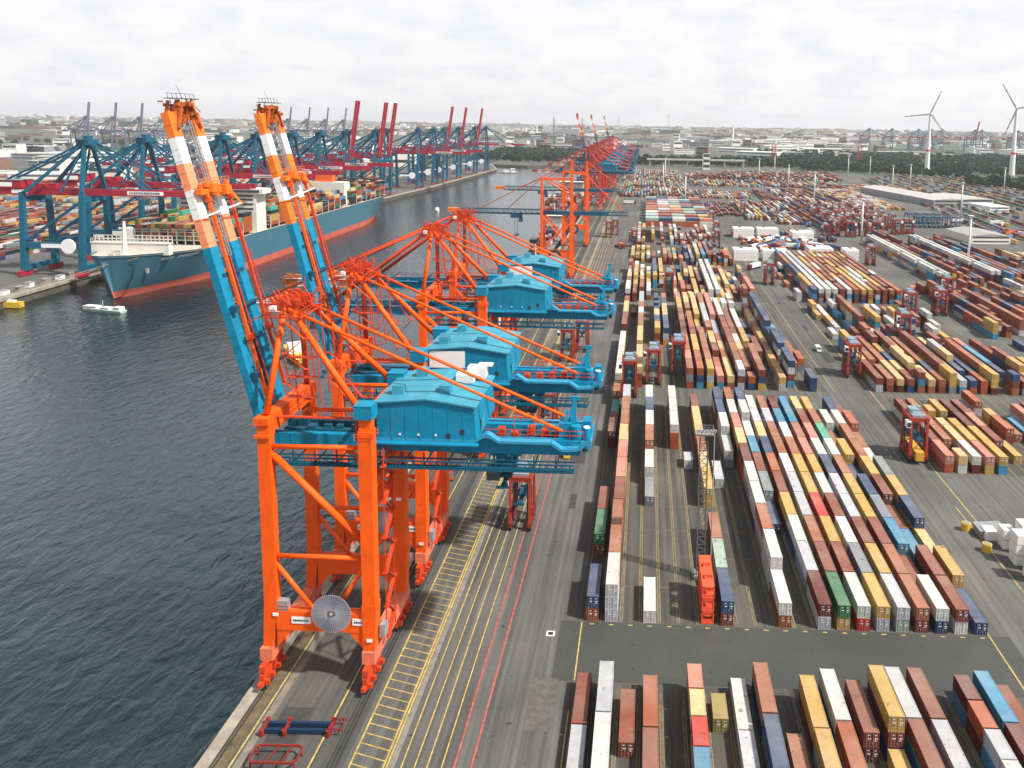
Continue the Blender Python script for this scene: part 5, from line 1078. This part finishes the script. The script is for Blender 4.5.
def motorboat(name, loc, L, B, rz, hm, lab, cabins):
    e = empty(name, loc, rz); b = MB(); n = 10; vs = []
    for i in range(n+1):
        s = i/n; w_ = B/2*(min(1, s/.3)**.6 if s < .3 else 1-.12*(s-.3)); y = -L/2+L*s; vs += [(-w_, y, 1.2+.6*(1-s)), (w_, y, 1.2+.6*(1-s)), (w_*.7, y, -.4), (-w_*.7, y, -.4)]
    fs = []
    for i in range(n):
        a, c = 4*i, 4*i+4; fs += [(a, a+1, c+1, c), (a+1, a+2, c+2, c+1), (a+3, a, c, c+3)]
    a = 4*n; fs += [(a, a+1, a+2, a+3)]; b.v = vs; b.f = fs; b.m = [0]*len(fs); b.build('hull', hm, e)
    for (y0, y1, h_) in cabins:
        c_ = MB(); c_.box(-B*.36, B*.36, L*y0, L*y1, 1.2, 1.2+h_); cc = c_.build('cabin', WHITE, e); MB().box(-B*.37, B*.37, L*y0+.4, L*y1-.4, 1.2+h_*.5, 1.2+h_*.8).build('window_row', GLASS, cc)
    MB().tube((0, 0, 3), (0, 0, 6), .1).build('mast', WHITE, e)
    return tag(e, lab, 'boat')
GREENB = mat('boat_green_white', (.35, .48, .42, 1), .5, .2)
motorboat('barge', (-281, 411, -5), 25, 5.2, radians(-100), GREENB, 'long low white and green boat below the big ship\'s bow', ((-.42, -.1, 1.6), (-.02, .2, 1.2), (.3, .46, 1.8)))
motorboat('speedboat', (-230, 900, -5), 14, 5, .3, WHITE, 'small white motorboat alone in mid channel', ((-.2, .3, 2.4),))
motorboat('workboat', (-262, 1565, -5), 38, 12, -1.2, WHITE, 'pale workboat at the far end of the channel', ((-.3, 0, 4), (.1, .3, 7)))
motorboat('tender', (-71.5, 392, -5), 26, 7.5, .05, WHITE, 'white and red harbour vessel moored between second and third cranes', ((-.2, .1, 3.4), (.15, .35, 5)))
motorboat('pilot_boat', (-150, 342, -5), 30, 8, .5, YEL, 'orange-yellow boat seen between the two raised booms', ((-.1, .2, 3.4),))
e = empty('buoy', (-331, 414, -3.2)); MB().beam((-6, 0, 0), (4.5, 0, 0), 3.4, 3.0).build('float', YEL, e); MB().box(-3, 1, -1, 1, 1.5, 2.4).build('deck', WHITE, e); tag(e, 'yellow pontoon at the corner of the opposite quay', 'pontoon')
random.seed(8)
for i in range(7):
    e = empty('quay_cabin', (-341-random.random()*3, 410+i*11, 0), .05); MB().cb((0, 0, 1.3), (3, random.uniform(3, 6), 2.6)).build('wall', WHITE if i % 2 else CONC, e); MB().cb((0, 0, 2.7), (3.3, 5, .2)).build('roof', GREY, e); tag(e, 'small pale hut on the near tip of the opposite quay', 'hut', 'small huts on the opposite quay')

# ------------------------------------------------------------------ buildings
def building(name, x0, x1, y0, y1, h, wm_, rm, lab, cat, rz=0, gable=0, bands=2):
    cx, cy = (x0+x1)/2, (y0+y1)/2; w, l = (x1-x0)/2, (y1-y0)/2; e = empty(name, (cx, cy, 0), rz)
    MB().box(-w, w, -l, l, 0, h).build('wall', wm_, e)
    if gable: MB().add([(-w-.5, -l-.5, h+.01), (w+.5, -l-.5, h+.01), (w+.5, l+.5, h+.01), (-w-.5, l+.5, h+.01), (0, -l-.5, h+gable), (0, l+.5, h+gable)], [(0, 4, 5, 3), (4, 1, 2, 5), (0, 1, 4), (3, 5, 2)]).build('roof', rm, e)
    else: MB().box(-w-.4, w+.4, -l-.4, l+.4, h+.01, h+.9).build('roof', rm, e)
    for k in range(bands):
        z = h*(k+.45)/bands; MB().box(-w*.92, w*.92, -l-.08, -l-.02, z, z+h*.18).build('window_row', GLASS, e)
    return tag(e, lab, cat)
PALEROOF = mat('pale_roof', (.40, .40, .39, 1), .7, .1, .05); WALLG = mat('grey_cladding', (.26, .28, .30, 1), .6, .15, .1); BRICK = mat('brick_brown', (.20, .12, .09, 1), .8, .2, .2)
building('warehouse', 328, 372, 1010, 1210, 8, WALLG, PALEROOF, 'long white-roofed warehouse beside the rail yard', 'warehouse', .19, 2.5)
building('warehouse', 374, 416, 1015, 1095, 9, PALEROOF, PALEROOF, 'pale grey warehouse right of the long white-roofed one', 'warehouse', .19, 1.5)
building('warehouse', 388, 412, 955, 1000, 6, WHITE, WHITE, 'small white shed at the end of the warehouses', 'shed', .19, 0)
building('workshop', 270, 304, 696, 744, 6.5, CREAM, mat('grey_roof', (.30, .30, .28, 1), .8, .1), 'low grey-roofed workshop behind the tall light mast', 'workshop', .1, 2.2)
building('control_tower', 114, 128, 1690, 1706, 32, CREAM, PALEROOF, 'square white control tower at the far end of the yard', 'tower', 0, 0, 3)
for i, (x, y, w, l, h) in enumerate(((68, 597, 17.5, 14, 7.8), (89, 597, 17.5, 14, 7.8), (124, 612, 17.5, 16, 7.8), (145, 606, 10, 14, 7.8), (80, 716, 17.5, 14, 7.8), (101, 718, 17.5, 14, 7.8), (127, 700, 17.5, 18, 7.8))):
    e = empty('white_container_bank', (x+4, y-6, 0)); b = MB()
    for k in range(int(w/2.5)): b.box(-w/2+k*2.5, -w/2+k*2.5+2.44, -l/2, -.2, 0, h); b.box(-w/2+k*2.5, -w/2+k*2.5+2.44, .2, l/2, 0, h-(2.6 if k % 5 == 2 else 0))
    b.build('bank', WHITE, e); b = MB()
    for k in range(1, int(h/2.6)): b.box(-w/2-.03, w/2+.03, -l/2-.03, l/2+.03, k*2.6-.05, k*2.6+.05)
    b.build('gap_line', GREY, e)
    tag(e, ('square bank of white reefer boxes, leftmost of the front four', 'square bank of white reefer boxes, second of the front four', 'square bank of white reefer boxes, third of the front four', 'narrow bank of white reefer boxes, rightmost of the front four', 'rear bank of white reefer boxes, leftmost', 'rear bank of white reefer boxes, second', 'rear bank of white reefer boxes beside parked trucks')[i], 'container bank')
# scattered trucks and trailers
def truck():
    e = empty('truck'); c_ = MB().box(-1.25, 1.25, -8.4, -6, .8, 3.8).build('cab', SRED, e); MB().box(-1.1, 1.1, -8.46, -8.41, 2.2, 3.4).build('windscreen', GLASS, c_)
    MB().box(-1.2, 1.2, -6, 6.4, 1.0, 1.5).build('chassis', DARK, e)
    b = MB()
    for y in (-7.2, 3.6, 4.8, 6): b.tube((-1.2, y, .5), (-.8, y, .5), .5, n=10); b.tube((.8, y, .5), (1.2, y, .5), .5, n=10)
    b.build('wheel', RUBBER, e); return e
T0 = truck(); MB().box(-1.2, 1.2, -5.6, 6.4, 1.5, 4.1).build('cargo_box', WHITE, T0); T1 = truck(); MB().box(-1.2, 1.2, -5.6, .4, 1.5, 4.0).build('cargo_box', mat('box_orange', (.6, .16, .06, 1), .6), T1)
T2 = truck(); MB().box(-1.2, 1.2, -5.6, 6.4, 1.5, 4.1).build('cargo_box', mat('box_blue', (.06, .16, .3, 1), .6), T2)
for q in (T0, T1, T2): freeze(q)
fresh = {0: T0, 1: T1, 2: T2}
random.seed(31)
for i in range(70):
    k = i % 3; c_ = fresh.pop(k, None) or copy_tree((T0, T1, T2)[k])
    if i < 42: x = random.uniform(84, 150); y = 632+random.random()*62
    elif i < 56: x = random.uniform(290, 420); y = random.uniform(720, 860)
    else: x = random.choice((153, 157, 62, 74, -20)); y = random.uniform(470, 1000)
    c_.location = (x, y, 0); c_.rotation_euler = (0, 0, random.choice((0, .5, 1.57, -.6, 2.8)))
    d_ = ('white', 'orange', 'blue')[k]
    tag(c_, f'truck with {d_} load '+('among the white container banks' if i < 42 else 'parked near the workshop and warehouses' if i < 56 else 'driving along a yard road'), 'truck', f'trucks with {d_} loads '+('by the white banks' if i < 42 else 'by the warehouses' if i < 56 else 'on yard roads'))
for i, (x, y) in enumerate(((95, 470), (84, 262), (-21, 540), (10, 283), (73, 545), (-18, 212))):
    pass
def van(x, y, rz, m, lab):
    e = empty('van', (x, y, 0), rz); b = MB(); b.box(-.95, .95, -1.6, 2.6, .4, 2.1); b.add([(-.95,-2.6,.4),(.95,-2.6,.4),(.95,-1.6,.4),(-.95,-1.6,.4),(-.9,-2.5,1.1),(.9,-2.5,1.1),(.9,-1.6,2.05),(-.9,-1.6,2.05)], [(0,3,2,1),(4,5,6,7),(0,1,5,4),(1,2,6,5),(2,3,7,6),(3,0,4,7)])
    bo = b.build('body', m, e); MB().add([(-.8,-2.46,1.2),(.8,-2.46,1.2),(.8,-1.68,2.06),(-.8,-1.68,2.06)], [(0,1,2,3)]).build('windscreen', GLASS, bo)
    for sx in (-.9, .9):
        for yy in (-1.7, 1.7): MB().tube((sx-.12, yy, .34), (sx+.12, yy, .34), .34, n=10).build('wheel', RUBBER, e)
    return tag(e, lab, 'van')
van(-50.8, 168, .05, WHITE, 'white van parked between the legs of the second crane'); van(-21.5, 231, 0, YEL, 'yellow van on the quay road right of the third crane'); van(76, 352, .02, WHITE, 'white van driving away on the wide yard road')
van(-52.5, 214, .4, SORG, 'red van on the apron behind the second crane'); van(-18.5, 412, 0, WHITE, 'white van far up the quay road')
# ------------------------------------------------------------------ wind turbines
def turbine(x, y, h, bl, angs, yawr, lab):
    e = empty('wind_turbine', (x, y, 0)); b = MB(); zs = [0, h*.10, h*.13, h*.38, h*.41, h]
    for i in range(5):
        r0 = 5.2-3.2*zs[i]/h; r1 = 5.2-3.2*zs[i+1]/h; b.tube((0, 0, zs[i]), (0, 0, zs[i+1]), r0, r1, 20, 1 if i == 3 else 0)
    b.build('tower', [WHITE, mat('signal_red', (.55, .05, .04, 1))], e)
    MB().beam((0, -5, h+1), (0, 7, h+1), 4, 4).build('nacelle', WHITE, e); hub = Vector((0, -6.2, h+1)); MB().tube(hub, hub+Vector((0, -2.5, 0)), 2.2, 1.0, 12).build('hub', WHITE, e)
    for a in angs:
        a = radians(a); d = Vector((cos(a), 0, sin(a))); c_ = Vector((-sin(a), 0, cos(a))); b = MB(); n = 9; rows_ = []
        for i in range(n+1):
            s = i/n; ch = (3.4 if i else 2.2)*(1-s*.8)+.5; th = .9*(1-s)+.2; o_ = hub+Vector((0, -1.2, 0))+d*(1+s*bl)
            b.v += [tuple(o_-c_*ch*.35), tuple(o_+Vector((0, -th/2, 0))), tuple(o_+c_*ch*.65), tuple(o_+Vector((0, th/2, 0)))]
        for i in range(n):
            k = 4*i
            for q in range(4): b.f.append((k+q, k+(q+1) % 4, k+4+(q+1) % 4, k+4+q)); b.m.append(1 if i in (6, 8) else 0)
        b.build('blade', [mat('blade_grey', (.45, .46, .47, 1), .5, .05), mat('signal_red', (.55, .05, .04, 1))], e)
    e.rotation_euler = (0, 0, yawr); return tag(e, lab, 'wind turbine')
turbine(563.6, 1688, 119, 48, (68, 187, -54), -.32, 'white wind turbine standing in the woods left of the other one')
turbine(646.8, 1491, 128, 48, (121, 7, -110), -.4, 'white wind turbine at the right edge with red tower bands')

# ------------------------------------------------------------------ bridge, pylons, chimneys
BR = mat('bridge_blue_grey', (.10, .15, .19, 1), .6, .1, .05)
e = empty('cable_stayed_bridge', (-287, 3000, 0))
for x in (-51, 51):
    b = MB()
    for y in (-12, 12): b.beam((x, y, 0), (x, y*.3, 62), 5, 4, 0, 3, 3)
    b.beam((x, 0, 60), (x, 0, 108), 4.5, 4.5, 0, 2, 2); b.box(x-2, x+2, -10, 10, 33, 36); b.build('pylon', BR, e)
    for k in range(5):
        for s in (-1, 1): MB().beam((x, 0, 100-k*9), (x+s*(46-k*8), 0, 38), .5).build('cable', BR, e)
b = MB(); pts = [(-420, 6), (-260, 22), (-120, 33), (0, 37), (120, 34), (300, 26), (560, 20)]
for (x0, z0), (x1, z1) in zip(pts[:-1], pts[1:]): b.beam((x0, 0, z0), (x1, 0, z1), 16, 4)
b.build('deck', BR, e)
for k in range(22):
    x = -400+k*44
    if abs(x) < 60: continue
    z = next(z0+(z1-z0)*(x-x0)/(x1-x0) for (x0, z0), (x1, z1) in zip(pts[:-1], pts[1:]) if x0 <= x <= x1) if x < 560 else 18
    MB().box(x-2, x+2, -6, 6, 0, z-2).build('pier', PALEROOF, e)
tag(e, 'distant cable-stayed bridge with two slim grey pylons across the channel end', 'bridge')
e = empty('viaduct', (150, 1790, 0)); MB().box(-150, 60, -7, 7, 14, 17).build('deck', PALEROOF, e)
for k in range(6): MB().box(-145+k*40, -141+k*40, -5, 5, 0, 14).build('pier', CONC, e)
tag(e, 'long pale concrete viaduct crossing behind the yard\'s far end', 'bridge')
random.seed(77)
def tower_thing(name, x, y, h, r, m, lab, cat, lat=False):
    e = empty(name, (x, y, 0)); b = MB()
    if lat:
        b.lattice((0, 0, 0), (0, 0, h*.8), r*1.2, r*1.2, .7, r*1.4); b.beam((0, 0, h*.8), (0, 0, h), .9); b.build('lattice', m, e)
        c_ = MB()
        for z in (h*.6, h*.75): c_.beam((-h*.12, 0, z), (h*.12, 0, z), 1, 1)
        c_.build('cross_arm', m, e)
    else: b.tube((0, 0, 0), (0, 0, h), r, r*.6, 12); b.build('shaft', m, e); MB().tube((0, 0, h), (0, 0, h+2), r*.66, n=12).build('rim', DARK, e)
    return tag(e, lab, cat)
PYL = mat('pylon_grey', (.20, .22, .24, 1), .6)
tower_thing('power_pylon', 175, 7000, 190, 14, PYL, 'faint tall pylon above the white blocks on the horizon', 'pylon', True)
tower_thing('power_pylon', -250, 7200, 150, 12, PYL, 'faint tall pylon left of the taller one on the horizon', 'pylon', True)
tower_thing('power_pylon', 520, 2050, 55, 7, mat('pylon_red', (.4, .04, .04, 1)), 'red lattice pylon among the trees right of centre', 'pylon', True)
tower_thing('power_pylon', 300, 1980, 60, 7, mat('pylon_red', (.4, .04, .04, 1)), 'red lattice pylon behind the distant red stacks', 'pylon', True)
tower_thing('chimney', 470, 4600, 75, 7, WHITE, 'white chimney on the horizon right of centre', 'chimney'); tower_thing('chimney', -640, 4800, 60, 6, WHITE, 'white chimney behind the raised red booms', 'chimney')
tower_thing('chimney', 2350, 5200, 70, 8, WHITE, 'steaming white chimney near the right horizon', 'chimney')
# steam plume
sm = bpy.data.materials.new('steam'); sm.use_nodes = True; t = sm.node_tree; t.nodes.clear(); pv = N(t, 'ShaderNodeVolumePrincipled', Density=.02); pv.inputs['Color'].default_value = (1, 1, 1, 1); oo = N(t, 'ShaderNodeOutputMaterial'); t.links.new(pv.outputs[0], oo.inputs['Volume'])
# far buildings: individuals then the hazy mass
kinds = []
for i, (w, l, h, m1, m2) in enumerate(((60, 40, 12, WHITE, PALEROOF), (90, 50, 14, WALLG, PALEROOF), (34, 24, 26, BRICK, WALLG), (120, 60, 16, WHITE, WHITE), (30, 30, 34, CREAM, PALEROOF), (70, 36, 10, BRICK, BRICK), (44, 44, 18, WHITE, PALEROOF))):
    e = building('distant_building', -w/2, w/2, -l/2, l/2, h, m1, m2, 'x', 'building', 0, 0, 2); freeze(e); kinds.append(e)
firsts = set(range(len(kinds)))
lbls = {0: 'white', 1: 'grey', 2: 'brown', 3: 'large white', 4: 'tall cream', 5: 'low brown', 6: 'square white'}
used_pos = []
for i in range(230):
    for _ in range(20):
        if i < 90: x, y = random.uniform(-2600, -420), random.uniform(1500, 3600)
        elif i < 150: x, y = random.uniform(-500, 900), random.uniform(2300, 4200)
        else: x, y = random.uniform(300, 3400), random.uniform(2100, 4600)
        if i >= 150 and y < 3400 and random.random() < .7: continue
        if all((x-a)**2+(y-c)**2 > 110**2 for a, c in used_pos): break
    used_pos.append((x, y)); k = random.randrange(7)
    if k in firsts: c_ = kinds[k]; firsts.discard(k)
    else: c_ = copy_tree(kinds[k])
    c_.location = (x, y, 0); c_.rotation_euler = (0, 0, random.uniform(-.5, .5)); side = 'left of the channel' if x < -300 else ('around the bridge' if x < 500 else 'beyond the right-hand woods')
    tag(c_, f'{lbls[k]} building in the hazy town {side}', 'building', f'{lbls[k]} buildings in the town {side}')
random.seed(91); WR = []
for i in range(64):
    for _ in range(30):
        x, y = random.uniform(-1500, -560), random.uniform(1000, 1750)
        if x < -.68*y-60 and False: continue
        if x > -640 and y < 1450: continue
        if all(abs(x-a)+abs(y-c) > 95 for a, c in WR): break
    WR.append((x, y)); k = random.randrange(7); c_ = copy_tree(kinds[k]); c_.location = (x, y, 0); c_.rotation_euler = (0, 0, random.uniform(-.15, .35)); c_.scale = (random.uniform(.8, 1.3), random.uniform(.8, 1.5), random.uniform(.6, .9))
    tag(c_, f'{lbls[k]} shed on the flat land behind the opposite container terminal', 'building', f'{lbls[k]} sheds behind the opposite terminal')
b = MB()
def town(n, y0, y1, spread, hm):
    for i in range(n):
        y = y0*(y1/y0)**random.random(); x = random.uniform(-.85, .62)*y*spread; w = random.choice((20, 30, 50, 90, 140))*random.uniform(.6, 1.2); l = random.uniform(20, 70); h = random.uniform(6, hm)*(2.2 if random.random() < .06 else 1)
        b.box(x-w/2, x+w/2, y-l/2, y+l/2, 0, h, random.choice((0, 1, 2, 3, 4, 5, 5)))
town(4200, 4300, 13000, 1.0, 20)
o = b.build('distant_town', [WHITE, PALEROOF, WALLG, BRICK, mat('far_wall_sand', (.30, .27, .22, 1), .8), mat('far_tree_belt', (.04, .06, .035, 1), .9)]); tag(o, 'pale mass of distant town buildings fading into haze at the horizon', 'town', kind='stuff')
# ------------------------------------------------------------------ trees
def leaf_mat(name, c):
    m = bpy.data.materials.new(name); m.use_nodes = True; t = m.node_tree; bb = t.nodes['Principled BSDF']
    g_ = N(t, 'ShaderNodeNewGeometry'); n = N(t, 'ShaderNodeTexNoise', Scale=.05, Detail=5.0, Roughness=.7); t.links.new(g_.outputs['Position'], n.inputs['Vector'])
    r = N(t, 'ShaderNodeValToRGB'); e_ = r.color_ramp.elements; e_[0].position = .35; e_[1].position = .65; e_[0].color = (*[q*.55 for q in c], 1); e_[1].color = (*[q*1.5 for q in c], 1)
    t.links.new(n.outputs['Fac'], r.inputs[0]); t.links.new(r.outputs[0], bb.inputs['Base Color']); bb.inputs['Roughness'].default_value = .9; bb.inputs['Specular IOR Level'].default_value = .1; return m
LEAF = leaf_mat('foliage', (.020, .046, .028)); BARK = mat('bark', (.09, .07, .05, 1), .9)
def crown(b, x, y, z, r, n, leaf=1.6):
    for i in range(n):
        u = random.uniform(-1, 1); a = random.uniform(0, 2*pi); q = math.sqrt(1-u*u); rr = r*(.55+.5*random.random()**.5)
        c_ = Vector((x+rr*q*cos(a), y+rr*q*sin(a), z+rr*.8*u)); s = leaf*random.uniform(.6, 1.5)
        p1 = Vector((random.gauss(0, 1), random.gauss(0, 1), random.gauss(0, .6))).normalized()*s; p2 = p1.cross(Vector((random.gauss(0, 1), random.gauss(0, 1), random.gauss(0, 1)))).normalized()*s
        b.add([c_-p1-p2*.6, c_+p1-p2*.5, c_+p1*.7+p2, c_-p1*.8+p2*.8], [(0, 1, 2, 3)])
b = MB(); random.seed(12)
def wood(n, fx, nl=46):
    for i in range(n):
        x, y = fx(); r = random.uniform(5, 9); crown(b, x, y, r*.95+1, r, nl, 2.6)
wood(1500, lambda: (random.uniform(330, 1900), 1720+900*random.random()**1.6))
wood(500, lambda: (random.uniform(-420, -110), 1900+600*random.random()), 40)
wood(260, lambda: (random.uniform(-60, 330), 1830+200*random.random()), 40)
wood(420, lambda: (lambda s: (560+s*240+random.uniform(-30, 50), 1420-s*520+random.uniform(-20, 20)))(random.random()), 40)
wood(260, lambda: (random.uniform(-2200, -500), random.uniform(1750, 2600)), 34)
o = b.build('woodland', LEAF); tag(o, 'dark green woodland beyond the rail yard and channel', 'woodland', kind='stuff')
# single trees in front of the wood
for i in range(26):
    if i < 12: x, y = -300+i*15+random.uniform(-5, 5), 1860+random.uniform(-40, 20)
    else: x, y = 430+(i-12)*12+random.uniform(-4, 4), 1650-(i-12)*8
    e = empty('tree', (x, y, 0)); MB().tube((0, 0, 0), (0, 0, 9), .7, .3, 7).build('trunk', BARK, e); q = MB(); r = random.uniform(6, 8.5); crown(q, 0, 0, r+3, r, 120, 1.8); crown(q, random.uniform(-3, 3), random.uniform(-3, 3), r+1, r*.6, 50, 1.6); q.build('crown', LEAF, e)
    tag(e, 'round green tree on the bank at the channel\'s far end' if i < 12 else 'round green tree in the row along the yard\'s far right edge', 'tree', 'trees on the far bank' if i < 12 else 'trees along the yard edge')
# ------------------------------------------------------------------ haze
hm_ = bpy.data.materials.new('haze_air'); hm_.use_nodes = True; t = hm_.node_tree; t.nodes.clear(); pv = N(t, 'ShaderNodeVolumePrincipled', Density=HAZE_D); pv.inputs['Color'].default_value = (.93, .95, 1, 1); pv.inputs['Anisotropy'].default_value = .2
oo = N(t, 'ShaderNodeOutputMaterial'); t.links.new(pv.outputs[0], oo.inputs['Volume'])
hz = MB().box(-BIG-200, BIG+200, -2200, BIG+200, -12, 195).build('haze', hm_); tag(hz, 'thin pale haze hanging over the harbour', 'haze', kind='stuff')
